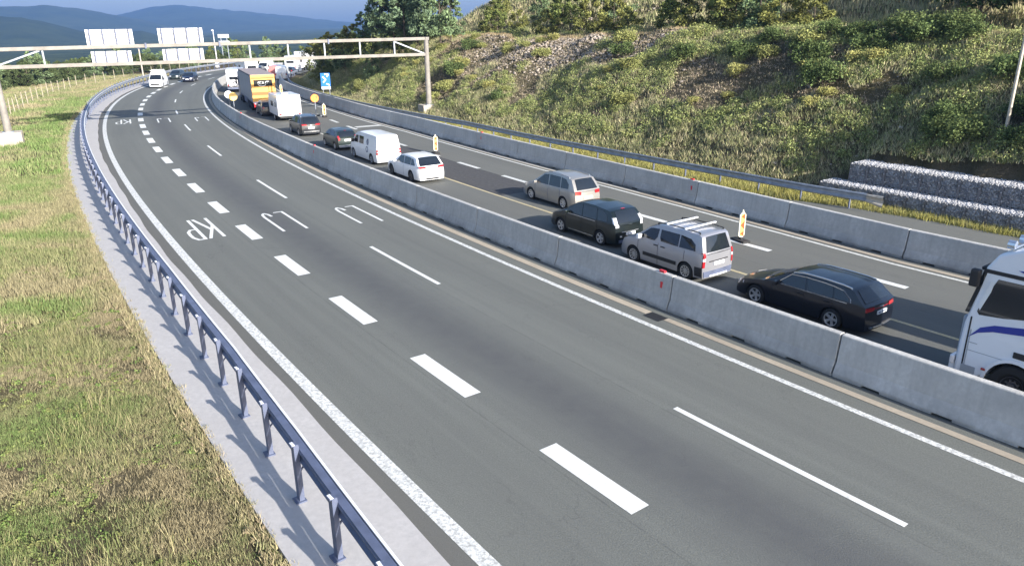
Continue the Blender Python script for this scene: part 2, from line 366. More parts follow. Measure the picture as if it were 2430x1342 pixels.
# ------------------------------------------------------------------ carriageways and their paint
def ribbon(name, s0, s1, oa, ob, z, m, step=1.0, cols=2, kind='structure', thick=0.):
    n = max(2, int(abs(s1 - s0) / step) + 1); ss = np.linspace(s0, s1, n)
    fa = oa if callable(oa) else (lambda s: oa); fb = ob if callable(ob) else (lambda s: ob)
    V = []; UV = []; F = []
    for s in ss:
        for k in range(cols):
            o = fa(s) + (fb(s) - fa(s)) * k / (cols - 1); x, y, _ = xy(s, o); V.append((x, y, z)); UV.append((s, o))
    for i in range(n - 1):
        for k in range(cols - 1):
            a = i * cols + k; F.append((a, a + 1, a + cols + 1, a + cols))
    if thick:
        for k in (0, cols - 1):
            b = len(V)
            for i in range(n):
                v = V[i * cols + k]; V.append((v[0], v[1], z - thick)); UV.append(UV[i * cols + k])
            for i in range(n - 1): F.append((i * cols + k, (i + 1) * cols + k, b + i + 1, b + i))
    me = bpy.data.meshes.new(name); me.from_pydata(V, [], F); u = me.uv_layers.new(name="so")
    for lp in me.loops: u.data[lp.index].uv = UV[lp.vertex_index]
    me.materials.append(m); o_ = link(bpy.data.objects.new(name, me))
    if kind: tag(o_, kind=kind)
    return o_
def edge_l(s): return -3.86 + .05 * math.sin(s * .21) + .025 * math.sin(s * 1.1 + 1)
ribbon("road", -14, 215, edge_l, lambda s: far_o(s) + 1.2, 0.0, M['asphalt'], 1, 8)
ribbon("concrete_strip", -14, 190, -6.22, lambda s: edge_l(s) - .02, .05, M['conc_strip'], 1, 3, thick=.12)
ribbon("gutter", 4.35, 160, 7.72, 8.02, .012, M['gutter'], 1, 2)
ribbon("gutter_end", -14, 3.6, 7.78, 8.02, .012, M['gutter'], 1, 2)
ribbon("drain", 3.62, 4.33, 7.55, 8.02, .008, M['dark'], .5, 2)
ribbon("far_gutter", -14, 130, lambda s: far_o(s) - .92, lambda s: far_o(s) - .66, .012, M['gutter'], 1, 2)
ribbon("paved_shoulder", -14, 24, lambda s: far_o(s) + 1.2, lambda s: float(np.interp(s, [-14, 5, 9, 16, 24], [27.6, 27.2, 26.6, 24.2, 22.7])), .0, M['asphalt'], 1, 4)
ribbon("asphalt_patch", 22.3, 43.2, 13.78, 16.93, .004, M['patch'], 1, 3)

def line(s0, s1, o, w, m, z=.008, step=1.):
    fo = o if callable(o) else (lambda s: o)
    return ribbon("road_marking", s0, s1, lambda s: fo(s) - w / 2, lambda s: fo(s) + w / 2, z, m, step, 2)
line(-14, 128, lambda s: float(np.interp(s, [-14, 60, 130], [-3.33, -3.3, -3.3])), .33, M['textured_line'])
line(-14, 190, 7.12, .2, M['textured_line'])
DD = [(-9.1, -6.1), (-3.0, -.06), (3.08, 6.08), (9.24, 12.24), (15.34, 18.37), (21.52, 24.53), (27.55, 30.57), (33.52, 36.57), (39.4, 42.3), (45.0, 48.0), (50.65, 53.66), (56.15, 59.2), (61.6, 64.6), (66.9, 70.0)]
DD += [(66.9 + 5.7 * k, 69.9 + 5.7 * k) for k in range(1, 15)]
for s0, s1 in DD: line(s0, s1, 0.0, .50, M['white_line'], step=.75)
for s0, s1 in [(-6.5, -.62), (11.19, 17.32), (29.07, 35.26), (46.1, 51.9), (62.4, 67.5), (77.6, 81.9), (92, 96.2), (106, 110.5), (120.5, 125), (135, 139.5)]: line(s0, s1, 3.70, .16, M['white_line'])
line(-14, 31.0, 13.68, .16, M['yellow_line']); line(31.0, 46.0, 13.66, .14, M['worn_line']); line(46, 90, lambda s: float(np.interp(s, [46, 90], [13.6, 12.9])), .15, M['worn_line'])
for k in range(-1, 12): line(.25 + 6 * k, 3.2 + 6 * k, 17.0, .32, M['white_line'] if k < 3 else M['worn_line'], z=.009)
line(-14, 125, lambda s: far_o(s) - 1.22, .18, M['worn_line'])
line(18, 90, lambda s: far_o(s) - .78, .10, M['worn_line'], z=.017)
ribbon("road_marking", 55.4, 56.3, 17.4, 20.0, .01, M['worn_line'], .4, 4)
# lettering painted on the lanes, read by drivers coming towards the camera
def letters(name, strokes, s_far, s_near, o_left, o_right, w, m):
    """strokes in letter space: x 0..1 to the reader's right, y 0..1 upwards"""
    b = MB()
    def G(x, y):
        s = s_far + (s_near - s_far) * y; o = o_right + (o_left - o_right) * x; return Vector(P3(s, o, .010))
    for st in strokes:
        pts = [G(*p) for p in st]
        for i in range(len(pts) - 1):
            a, c = pts[i], pts[i + 1]; d = (c - a); ln = d.length
            if ln < 1e-6: continue
            d /= ln; nrm = Vector((-d.y, d.x, 0)) * w / 2; e = d * w * .3
            z = Vector((0, 0, .0004 * (i + 1) + .0013 * len(b.f) * .1))
            b.add([a - e - nrm + z, c + e - nrm + z, c + e + nrm + z, a - e + nrm + z], [(0, 1, 2, 3)])
    o = b.build(name, m, fix=False)
    for p in o.data.polygons:
        if p.normal.z < 0: p.flip()
    return tag(o, kind='structure')
K_ = [[(0, 0), (0, 1)], [(1, 1), (.0, .40)], [(.36, .6), (1, 0)]]
P_ = [[(0, 0), (0, 1)], [(0, 1), (.62, 1), (.95, .88), (1, .75), (.95, .6), (.62, .5), (0, .5)]]
L_ = [[(0, 1), (0, 0)], [(0, 0), (1, 0)]]
J_ = [[(1, 1), (1, .2)], [(1, .2), (.86, .06)], [(.86, .06), (.5, .0)], [(.5, 0), (.12, .08)], [(.12, .08), (0, .2)]]
for s_far, s_near, dx in ((26.95, 22.95, 0), (75.0, 71.3, .12)):
    dz = -1 if dx else 0
    letters("lane_letter", K_, s_far, s_near, -1.72 + dx, -1.12 + dx, .15, M['white_line'])
    letters("lane_letter", P_, s_far, s_near, -2.40 + dx, -1.94 + dx, .15, M['white_line'])
    letters("lane_letter", L_, s_far - .9, s_near - .9, 2.10 + dx, 2.50 + dx, .13, M['white_line'])
    letters("lane_letter", J_, s_far - .8, s_near - .8, 1.42 + dx, 1.78 + dx, .13, M['white_line'])
    letters("lane_letter", L_, s_far - 1.9, s_near - 1.8, 5.64 + dx, 6.02 + dx, .13, M['white_line'])
    letters("lane_letter", J_, s_far - 1.85, s_near - 1.6, 4.98 + dx, 5.34 + dx, .13, M['white_line'])

# ------------------------------------------------------------------ concrete barriers: one thing per 6 m element
def barrier_proto(L):
    b = MB(); H = 1.2
    pr = [(-.33, .07), (-.32, .14), (-.20, .42), (-.115, 1.17), (-.095, H), (.095, H), (.115, 1.17), (.20, .42), (.32, .14), (.33, .07)]
    b.prism(pr, 'y', -L / 2 + .022, L / 2 - .022)
    # feet between the drainage openings
    sl = [-.30 * L, 0.02 * L, .32 * L]; e = [-L / 2 + .012] + [v for q in sl for v in (q - .24, q + .24)] + [L / 2 - .012]
    for i in range(0, len(e), 2): b.box((0, (e[i] + e[i + 1]) / 2, .035), (.62, e[i + 1] - e[i], .07))
    return b.build("concrete_barrier", M['barrier'], bevel=.012, seg=1)
proto_b = barrier_proto(6.0); proto_b.location = (0, 0, -50)
NEARL = {-1: "nearest grey concrete barrier segment in front of the white truck cab",
 0: "grey concrete barrier segment in front of the dark blue estate car's rear", 1: "grey concrete barrier segment hiding the dark blue estate's front wheel, red reflector at its end",
 2: "grey concrete barrier segment in front of the silver van-like car with roof bars", 3: "grey concrete barrier segment in front of the black people carrier",
 4: "grey concrete barrier segment between the black people carrier and the beige one", 5: "grey concrete barrier segment just behind the white estate car",
 6: "grey concrete barrier segment in front of the white estate car, red reflector on it", 7: "grey concrete barrier segment in front of the white panel van",
 8: "grey concrete barrier segment in front of the small dark green hatchback", 9: "grey concrete barrier segment in front of the dark grey off-roader",
 10: "grey concrete barrier segment behind the white caravan, small red reflector on it", 11: "grey concrete barrier segment beside the white caravan"}
FARL = {-1: "far side concrete barrier segment behind the white truck cab", 0: "far side concrete barrier segment behind the dark blue estate car",
 1: "far side concrete barrier segment right of the nearest striped beacon", 2: "far side concrete barrier segment with red reflector, left of the nearest striped beacon",
 3: "far side concrete barrier segment right behind the black people carrier's roof", 4: "far side concrete barrier segment behind the beige people carrier",
 5: "far side concrete barrier segment with red reflector, left of the beige people carrier", 6: "far side concrete barrier segment right of the second striped beacon",
 7: "far side concrete barrier segment behind the second striped beacon"}
def place_barrier(s0, s1, fo, label, group, refl=None, first=[True]):
    sm = (s0 + s1) / 2; a = Vector(P3(s0, fo(s0))); c = Vector(P3(s1, fo(s1))); d = c - a
    if first[0]: o = proto_b; first[0] = False
    else: o = proto_b.copy(); col.objects.link(o)
    o.location = (a + c) / 2; o.rotation_euler = (0, 0, -math.atan2(d.x, d.y)); o.scale = (1, d.length / 6.0, 1)
    tag(o, label, "barrier", group)
    if refl is not None:
        b = MB(); y = refl; b.box((-.155, y, .80), (.03, .09, .22)); r = b.build("reflector", M['redref'], o)
        b = MB(); b.box((-.02, y + .1, 1.235), (.10, .22, .07)); b.build("top_reflector", M['redref'] if refl > 0 or True else M['whiteref'], o)
    return o
no = lambda s: float(np.interp(s, [-30, 30, 46, 60, 80, 100, 200], [8.7, 8.76, 8.72, 8.5, 8.35, 8.4, 8.4]))
nearr = {1: -2.55 + 0, 6: 1.2, 10: 1.0}
for k in range(-2, 28):
    s0 = -2.06 + 6.12 * k
    place_barrier(s0, s0 + 6.12, no, NEARL.get(k, "distant grey concrete barrier segment along the bend beyond the caravan" if k > 0 else "concrete barrier segment at the near end of the row"), "concrete barriers between the carriageways", nearr.get(k))
farr = {2: -2.55, 5: 2.5}
for k in range(-2, 22):
    s0 = 2.17 + 5.97 * k
    place_barrier(s0, s0 + 5.97, lambda s: float(far_o(s)), FARL.get(k, "distant far side concrete barrier segment beyond the second striped beacon" if k > 0 else "far side concrete barrier segment at the near end"), "concrete barriers along the far verge", farr.get(k))

# ------------------------------------------------------------------ steel guardrails
WPROF = [(.0, -.155), (.035, -.13), (.04, -.09), (-.03, -.035), (-.03, .035), (.04, .09), (.035, .13), (.0, .155)]
def wbeam(b, ss, fo, zc, face):
    """corrugated rail; face = +1 bulges to the right of the axis"""
    rows = []
    for s in ss:
        rows.append([P3(s, fo(s) + face * px, zc + pz) for px, pz in WPROF] + [P3(s, fo(s) + face * (px - .006), zc + pz) for px, pz in WPROF[::-1]] + [P3(s, fo(s) + face * WPROF[0][0], zc + WPROF[0][1])])
    return b.grid(rows)
g1 = tag(empty("guardrail", P3(0, -4.75)), "long dark steel guardrail on close posts beside the grass on the left", "guardrail")
g1.location = (0, 0, 0)
RO = lambda s: float(np.interp(s, [-10, -1, 2, 7, 15, 40, 200], [-5.6, -5.2, -5.06, -4.88, -4.78, -4.72, -4.75]))
lo_ = lambda s: RO(s)
wbeam(MB(), np.arange(-8, 176, 1.0), lo_, 1.09, 1).build("rail", M['galv'], g1, smooth=True)
b = MB()
wbeam(b, np.arange(-8, 176, 1.0), lambda s: RO(s) - .17, 1.10, -1)
b.build("backing_rail", M['galv_dark'], g1, smooth=True); b = MB()  # back of the rail, its shade put into the navy colour
for s in np.arange(-8, 175, 1.0): b.bar(P3(s, RO(s) - .11, 1.255), P3(s + 1.0, RO(s + 1) - .11, 1.255), .16, .03)
b.build("top_rail", M['galv_dark'], g1); b = MB()
for s in np.arange(-8, 175, 1.0): b.bar(P3(s, RO(s) + .02, 1.265), P3(s + 1.0, RO(s + 1) + .02, 1.265), .05, .03)
b.build("lit_rail_edge", M['alu'], g1)  # pale strip paints in the sunlit top edge of the rail
pst = MB(); pst.box((0, 0, .66), (.012, .16, 1.32)); pst.box((.05, -.075, .66), (.10, .012, 1.32)); pst.box((.05, .075, .66), (.10, .012, 1.32)); pst.box((.02, 0, 1.32), (.13, .16, .02))
pst.bar((.05, 0, .62), (.30, .02, .86), .03, .03); pst.box((.02, 0, .02), (.22, .26, .03))
p0 = pst.build("post", M['galv_dark'], g1); p0.location = P3(-6.9, RO(-6.9) - .30, .05); p0.rotation_euler = (0, 0, head(-6.9)); c0 = MB().box((.0, 0, 1.335), (.06, .15, .012)).build("cap", M['alu'], p0)  # posts share the navy tone, shade painted into their colour
for k in range(1, 90):
    s = -6.9 + 2.07 * k; p = p0.copy(); col.objects.link(p); p.parent = g1; p.location = P3(s, RO(s) - .30, .05); p.rotation_euler = (0, 0, head(s) + R(4) * math.sin(k * 2.3)); q = c0.copy(); col.objects.link(q); q.parent = p

g2 = tag(empty("guardrail", (0, 0, 0)), "grey steel guardrail with flared end along the foot of the slope", "guardrail")
WPROF = [(x, z * 1.35) for x, z in WPROF]
wbeam(MB(), np.arange(7.6, 150, 1.0), rail_o, .72, -1).build("rail", M['galv'], g2, smooth=True)
b = MB()
for i, s in enumerate((6.75, 7.0, 7.3, 7.6)):
    pass
rows = []
for s, k, z in ((6.7, 1.45, .62), (7.0, 1.3, .65), (7.3, 1.1, .68), (7.62, 1., .70)):
    rows.append([P3(s, rail_o(s) - px * (1.2 if k > 1 else 1) - (.03 if k > 1 else 0), z + pz * k) for px, pz in WPROF])
b.grid(rows).build("end_terminal", M['pole'], g2)
pst = MB(); pst.box((.09, 0, .42), (.10, .06, .84)); p1 = pst.build("post", M['galv_dark'], g2); p1.location = P3(8.5, rail_o(8.5)); p1.rotation_euler = (0, 0, head(8.5))
for k in range(1, 48):
    s = 8.5 + 2.0 * k * 1.4; p = p1.copy(); col.objects.link(p); p.parent = g2; p.location = P3(s, rail_o(s)); p.rotation_euler = (0, 0, head(s))

# ------------------------------------------------------------------ gantry over the carriageways
GA = Vector((-8.66686, 80.29908, 0)); GD = Vector((.87868, .47741, 0)); GN = Vector((-.47741, .87868, 0))
grz = math.atan2(GD.y, GD.x)
gt = tag(empty("sign_gantry", GA, grz), "brown steel gantry spanning the road on two posts with concrete footings", "gantry")
# local frame: x along the gantry, y away from the camera
MB().bar((-37.6, 0, 7.5), (.35, 0, 7.62), .30, .30).build("top_chord", M['gantry'], gt, bevel=.03)
MB().bar((-37.6, 0, 6.12), (0, 0, 6.06), .30, .30).build("bottom_chord", M['gantry'], gt, bevel=.03)
for u in (.05, -37.75):
    MB().tube((u, 0, .5), (u, 0, 7.75), .30, .24, 14).build("post", M['gantry'], gt, smooth=True)
    f = MB().box((u, 0, .42), (1.9, 1.6, 1.1)).build("footing", M['footing'], gt, bevel=.04)
    MB().box((u, 0, .99), (.8, .8, .05)).build("base_plate", M['galv'], f)
for u in (-3.45, -7.05, -10.6, -14.1, -17.6, -34.1):
    MB().bar((u, 0, 6.2), (u, 0, 7.45), .13, .13).build("strut", M['galv'], gt)
for a, c in (((-3.45, 0, 7.4), (-.2, 0, 6.15)), ((-34.3, 0, 7.35), (-37.6, 0, 6.2))):
    MB().bar(a, c, .13, .13).build("brace", M['galv'], gt)
for u in (-10.2, -26.3, -20.2):
    f = MB().box((u, 0, 7.55), (.14, .46, .46)).build("flange", M['galv_dark'], gt)
def board(u0, u1, z0, z1, label):
    t = empty("sign_board", GA + GD * u0 + GN * .45 + Vector((0, 0, z0)), grz, label, "road sign", "sign boards seen from behind")
    w, h = u1 - u0, z1 - z0
    MB().box((w / 2, 0, h / 2), (w, .03, h)).build("panel", M['alu'], t)
    sb = MB()
    for z in (h * .3, h * .66): sb.box((w / 2, -.02, z), (w - .1, .012, .03))
    sb.build("seam", M['galv'], t)
    b = MB()
    for z in (.03, h / 2, h - .03): b.box((w / 2, -.05, z), (w, .05, .06))
    for x in (.03, w - .03): b.box((x, -.04, h / 2), (.05, .06, h))
    b.build("frame", M['alu'], t)
    for k in range(4): MB().box((.3 + (w - .6) * k / 3, -.19, h * .45), (.10, .20, h * 1.12)).build("upright", M['galv_dark'], t)
    return t
bl = ("white sign board back above the top beam, left pair", "white sign board back between the beams, left pair", "white sign board back above the top beam, right pair, beside the lane end", "white sign board back between the beams, right pair")
board(-30.75, -27.15, 7.62, 8.92, "upper white back of the left pair of sign boards on the gantry"); board(-30.6, -27.5, 6.12, 7.15, "lower white back of the left pair of sign boards on the gantry")
board(-25.15, -21.45, 7.66, 8.95, "upper white back of the right pair of sign boards on the gantry"); board(-25.0, -21.6, 6.12, 7.2, "lower white back of the right pair of sign boards on the gantry")

# pole, far sign frame and lamp column beyond the bend
t = tag(empty("steel_pole", (*at_ground(341, 186), 0)), "plain steel pole standing behind the left guardrail under the gantry", "pole")
MB().tube((0, 0, 0), (0, 0, 5.3), .14, .12, 10).build("shaft", M['pole'], t, smooth=True); MB().box((0, 0, 5.3), (.4, .3, .25)).build("cap", M['galv_dark'], t)
x, y = at_ground(517, 160)
t = tag(empty("lamp_post", (x, y, 0), 0), "thin white lamp post with small head beyond the gantry boards", "lamp post")
MB().tube((0, 0, 0), (0, 0, 7.9), .12, .07, 8).build("pole", M['alu'], t, smooth=True); MB().box((0, 0, .7), (.75, .5, 1.4)).build("cabinet", M['alu'], t); MB().box((0, -.2, 7.9), (.32, .7, .3)).build("lamp_head", M['alu'], t, bevel=.08)
t = tag(empty("small_gantry_sign", (x - 1.2, y + 12, 0), 0), "distant pair of small white sign panels on two legs beside the lamp post", "road sign")
for u in (-1.7, -.3): MB().tube((u, 0, 0), (u, 0, 6.6), .1, .1, 8).build("leg", M['galv'], t)
MB().box((-1.0, -.1, 6.5), (2.6, .08, .8)).build("upper_panel", M['alu'], t); MB().box((-1.0, -.1, 4.9), (2.6, .08, 1.0)).build("lower_panel", M['alu'], t)

# lamp pole on the right edge
lx, ly, lz = at_terrain(2381, 335)
t = tag(empty("lamp_pole", (lx, ly, lz - .3), 0), "tall thin lamp pole on the slope at the right edge", "lamp post")
MB().tube((0, 0, 0), (0, 0, 11), .09, .055, 10).build("pole", M['pole'], t, smooth=True); MB().box((-.5, -.4, 11), (1.0, .25, .12), R(40)).build("lamp_head", M['galv'], t)

# ------------------------------------------------------------------ beacons and temporary signs
def plastic(name, c): return plain(name, c, .45)
M['be_w'] = plastic('beacon_white', (.8, .74, .6)); M['be_y'] = plastic('beacon_yellow', (.85, .5, .12)); M['be_r'] = plastic('beacon_red', (.72, .08, .02))
M['orange'] = plastic('orange_sheet', (.78, .2, .02)); M['yellow'] = plastic('yellow_sheet', (.85, .6, .2)); M['blue'] = plastic('blue_sheet', (.03, .19, .62)); M['amber'] = plastic('amber_sheet', (.85, .36, .05))
def beacon_proto():
    t = empty("traffic_beacon", (0, 0, 0))
    out = []
    for k in range(9): a = math.pi * k / 8; out.append((.16 * math.cos(a), 1.17 + .13 * math.sin(a)))
    for k in range(9): a = math.pi + math.pi * k / 8; out.append((.16 * math.cos(a), .32 + .13 * math.sin(a)))
    MB().prism(out, 'y', -.03, .03).build("panel", M['be_w'], t)
    out2 = [(x * .72, .745 + (z - .745) * .93) for x, z in out]
    MB().prism(out2, 'y', -.034, -.030).build("face", M['be_y'], t)
    for zc in (.36, .745, 1.13):
        h = .21 if zc == .745 else .13
        MB().prism([(.112, zc - h), (.112, zc + h), (-.105, zc)], 'y', -.040, -.035).build("arrow", M['be_r'], t)
    MB().tube((0, 0, 1.28), (0, 0, 1.42), .05, .03, 10).build("lamp", M['be_w'], t)
    f = MB().box((0, 0, .05), (.42, .85, .10)).build("rubber_foot", M['rubber'], t, bevel=.02)
    MB().box((0, 0, .12), (.1, .16, .14)).build("socket", M['dark'], f)
    return t
bp = beacon_proto()
for i, (s, o, lb) in enumerate(((8.0, 17.2, "striped orange beacon beside the far lane, nearest to the silver car with roof bars"), (37.5, 17.35, "striped orange beacon on black foot, behind the white estate car"),
        (65.8, 17.1, "pale striped beacon standing in front of the orange disc sign"), (96.5, 17.1, "pale striped beacon right of the truck's orange rear"))):
    t = bp if i == 0 else copy_tree(bp)
    t.location = P3(s, o); t.rotation_euler = (0, 0, head(s) + R((-12, -8, -6, 0)[i])); tag(t, lb, "beacon", "striped beacons along the closed lane")
def disc_sign(s, o, zc, r, m1, m2, label, rzo=0.):
    t = empty("temporary_sign", P3(s, o), head(s) + rzo, label, "road sign")
    MB().tube((0, 0, 0), (0, 0, zc - r * .6), .05, .05, 8).build("post", M['galv'], t); MB().box((0, 0, .06), (.8, .5, .12)).build("rubber_foot", M['rubber'], t)
    d = MB().tube((0, .02, zc), (0, -.02, zc), r, r, 24).build("disc", m1, t)
    MB().tube((0, -.02, zc), (0, -.03, zc), r * .82, r * .82, 24).build("face", m2, d)
    return t, d
t, d = disc_sign(67.4, 16.6, 1.82, .42, M['orange'], M['amber'], "round orange sign on a post between the lanes")
for x0, pts in ((-.13, [(-.10, .12), (0, .18), (0, -.18)]), (.12, [(-.08, .16), (.11, .16), (-.03, -.18)])):
    b = MB()
    for i in range(2): b.bar((x0 + pts[i][0], -.034, 1.82 + pts[i][1]), (x0 + pts[i + 1][0], -.034, 1.82 + pts[i + 1][1]), .01, .065)
    b.build("digit", M['redref'], d)
disc_sign(77.2, 9.62, 1.62, .46, M['yellow'], M['yellow'], "round pale yellow sign just over the barrier beside the truck cab")
disc_sign(79.2, 9.35, 1.68, .42, M['alu'], M['alu'], "round white sign behind the pale yellow one over the barrier")
# blue direction board behind the far barrier
s_, o_ = 104.0, 24.0; x, y = at_ground(776, 229)
t = tag(empty("blue_sign", (x, y, 0), R(8)), "blue and white upright sign board on two legs before the dark slope", "road sign")
for u in (-.42, .42): MB().tube((u, .06, 0), (u, .06, 1.2), .05, .05, 8).build("leg", M['galv'], t)
MB().box((0, 0, 2.0), (1.22, .06, 2.0)).build("panel", M['blue'], t)
MB().box((0, -.035, 1.1), (1.16, .01, .34)).build("text_band", M['alu'], t)
b = MB()
for i, (a, c) in enumerate((((-.38, 2.55), (.05, 2.18)), ((.05, 2.18), (-.32, 1.8)), ((-.1, 2.85), (.42, 2.85)), ((.42, 2.85), (.2, 2.5)), ((.1, 1.65), (.5, 1.45)))):
    b.bar((a[0], -.036 - .002 * i, a[1]), (c[0], -.036 - .002 * i, c[1]), .01, .17)
b.build("arrow", M['alu'], t)

# ------------------------------------------------------------------ field fence on the left
fo_ = lambda s: float(np.interp(s, [60, 85, 107, 126, 145, 175], [-12.4, -12.9, -13.7, -14.6, -12.5, -9.5]))
t = tag(empty("wire_fence", (0, 0, 0)), "pale wooden post and wire fence along the edge of the grass field", "fence")
rng = random.Random(4); b = MB(); prev = None; first = None
for k in range(34):
    s = 70 + 3.1 * k; p = Vector(P3(s, fo_(s))); z = float(ground_z([p.x], [p.y])[0]); p.z = z
    ln = Vector((rng.gauss(0, .06), rng.gauss(0, .06), 1.75 + rng.uniform(-.1, .15)))
    q = MB().tube((0, 0, -.2), ln, .055, .045, 7).build("post", M['wood'], t); q.location = p
    if prev is not None:
        for h in (.5, .95, 1.4): b.tube(prev + Vector((0, 0, h)), p + Vector((0, 0, h)), .012, .012, 4, False)
    prev = p
b.build("wires", M['wire'], t)

# ------------------------------------------------------------------ gabion baskets
def basket_proto():
    rg = random.Random(7); b = MB()
    bm0 = bmesh.new(); bmesh.ops.create_icosphere(bm0, subdivisions=1, radius=1); iv = [v.co.copy() for v in bm0.verts]; fi = [[v.index for v in f.verts] for f in bm0.faces]; bm0.free()
    def stone(c, r):
        sc = Vector((rg.uniform(.75, 1.25), rg.uniform(.75, 1.25), rg.uniform(.6, 1.0))); q = Matrix.Rotation(rg.uniform(0, 6), 3, Vector((rg.gauss(0, 1), rg.gauss(0, 1), rg.gauss(0, 1))).normalized())
        b.add([Vector(c) + q @ Vector((v.x * sc.x, v.y * sc.y, v.z * sc.z)) * r * rg.uniform(.85, 1.15) for v in iv], fi)
    n = 11
    for i in range(n):
        for j in range(n):
            u, v = (i + .5) / n + rg.uniform(-.04, .04), (j + .5) / n + rg.uniform(-.04, .04)
            stone((u - .5, -.47 + rg.uniform(-.03, .03), v), .062)            # face towards the road
            stone((u - .5, v - .5, .97 + rg.uniform(-.02, .02)), .062)        # top
    for i in range(n):
        for j in range(n): stone((-.47, (i + .5) / n - .5, (j + .5) / n), .062)
    b.box((0, 0, .47), (.9, .9, .9))
    o = b.build("gabion_basket", M['stone'])
    w = MB()
    for x in (-.5, .5):
        for yy, z0, z1 in ((-.53, 0, 1),): w.bar((x, yy, z0), (x, yy, z1), .045, .03)
    for z in (.0, 1.03): w.bar((-.5, -.53, z), (.5, -.53, z), .014, .014)
    for k in range(1, 8): w.bar((-.5 + k / 8, -.54, 0), (-.5 + k / 8, -.54, 1.02), .006, .006); w.bar((-.5, -.545, k / 8), (.5, -.545, k / 8), .006, .006)
    w.build("wire_mesh", M['wire'], o)
    return o
gb = basket_proto(); gb.location = (0, 0, -60); firstg = True
for tier, (o_, zb, s0, n_) in enumerate(((28.75, -.22, 10.9, 15), (30.1, .78, 9.9, 14))):
    for k in range(n_):
        s = s0 - 1.0 * k
        if firstg: t = gb; firstg = False
        else: t = copy_tree(gb)
        t.location = P3(s, o_, zb); t.rotation_euler = (0, 0, head(s) - R(90)); t.scale = (1.0, 1.35 if tier == 0 else 1.6, 1.0)
        first_ = k == 0; nm = "lower" if tier == 0 else "upper"
        tag(t, ("end gabion basket of the %s stone tier, next to the long grass" % nm) if first_ else "grey stone filled gabion basket in the row of the %s tier" % nm, "gabion", "gabion baskets of the %s tier" % nm)
# ------------------------------------------------------------------ vehicles
def paint(name, c, metal=.0, rough=.28, coat=.6): return plain(name, c, rough, metal, coat, var=.04, scale=1.2)
WH = {}
def wheel_mesh(r, w, style):
    key = (r, w, style)
    if key in WH: return WH[key]
    t = MB().lathe([(r * .60, -w * .40), (r * .66, -w * .5), (r * .93, -w * .5), (r, -w * .36), (r, w * .36), (r * .93, w * .5), (r * .66, w * .5), (r * .60, w * .40), (0.01, w * .12)], 24)
    b = MB(); x = w * .36
    if style == 'truck':
        b.lathe([(r * .52, w * .42), (r * .40, w * .22), (r * .2, w * .25), (r * .18, w * .5), (.01, w * .52)], 20)
        for k in range(10):
            a = 2 * math.pi * k / 10; b.tube((w * .25, r * .33 * math.cos(a), r * .33 * math.sin(a)), (w * .42, r * .33 * math.cos(a), r * .33 * math.sin(a)), .028, .022, 6)
    else:
        b.lathe([(r * .70, w * .45), (r * .68, w * .51), (r * .60, w * .49), (r * .58, w * .30)], 24)
        b.lathe([(r * .17, w * .30), (r * .17, w * .44), (.005, w * .46)], 12)
        n = {'five': 5, 'ten': 10, 'cover': 7}[style]
        for k in range(n):
            a = 2 * math.pi * k / n; wd = {'five': .30, 'ten': .12, 'cover': .26}[style] * r
            c0 = Vector((x, math.cos(a) * r * .12, math.sin(a) * r * .12)); c1 = Vector((x + w * .06, math.cos(a) * r * .62, math.sin(a) * r * .62))
            d = (c1 - c0).normalized(); sd_ = Vector((1, 0, 0)).cross(d) * wd / 2
            b.add([c0 - sd_ * .7, c1 - sd_, c1 + sd_, c0 + sd_ * .7, c0 - sd_ * .7 - Vector((.03, 0, 0)), c1 - sd_ - Vector((.03, 0, 0)), c1 + sd_ - Vector((.03, 0, 0)), c0 + sd_ * .7 - Vector((.03, 0, 0))],
                  [(0, 1, 2, 3), (7, 6, 5, 4), (0, 4, 5, 1), (1, 5, 6, 2), (2, 6, 7, 3), (3, 7, 4, 0)])
    WH[key] = (t, b); return WH[key]
def add_wheel(parent, x, y, r, w, style='five', rimm=None, name='wheel'):
    t, b = wheel_mesh(r, w, style)
    o = t.build(name, M['tyre'], parent, smooth=True); o.location = (x, y, r)
    if x < 0: o.rotation_euler = (0, 0, math.pi)
    b.build("rim", rimm or M['rim'], o, smooth=True)
    return o

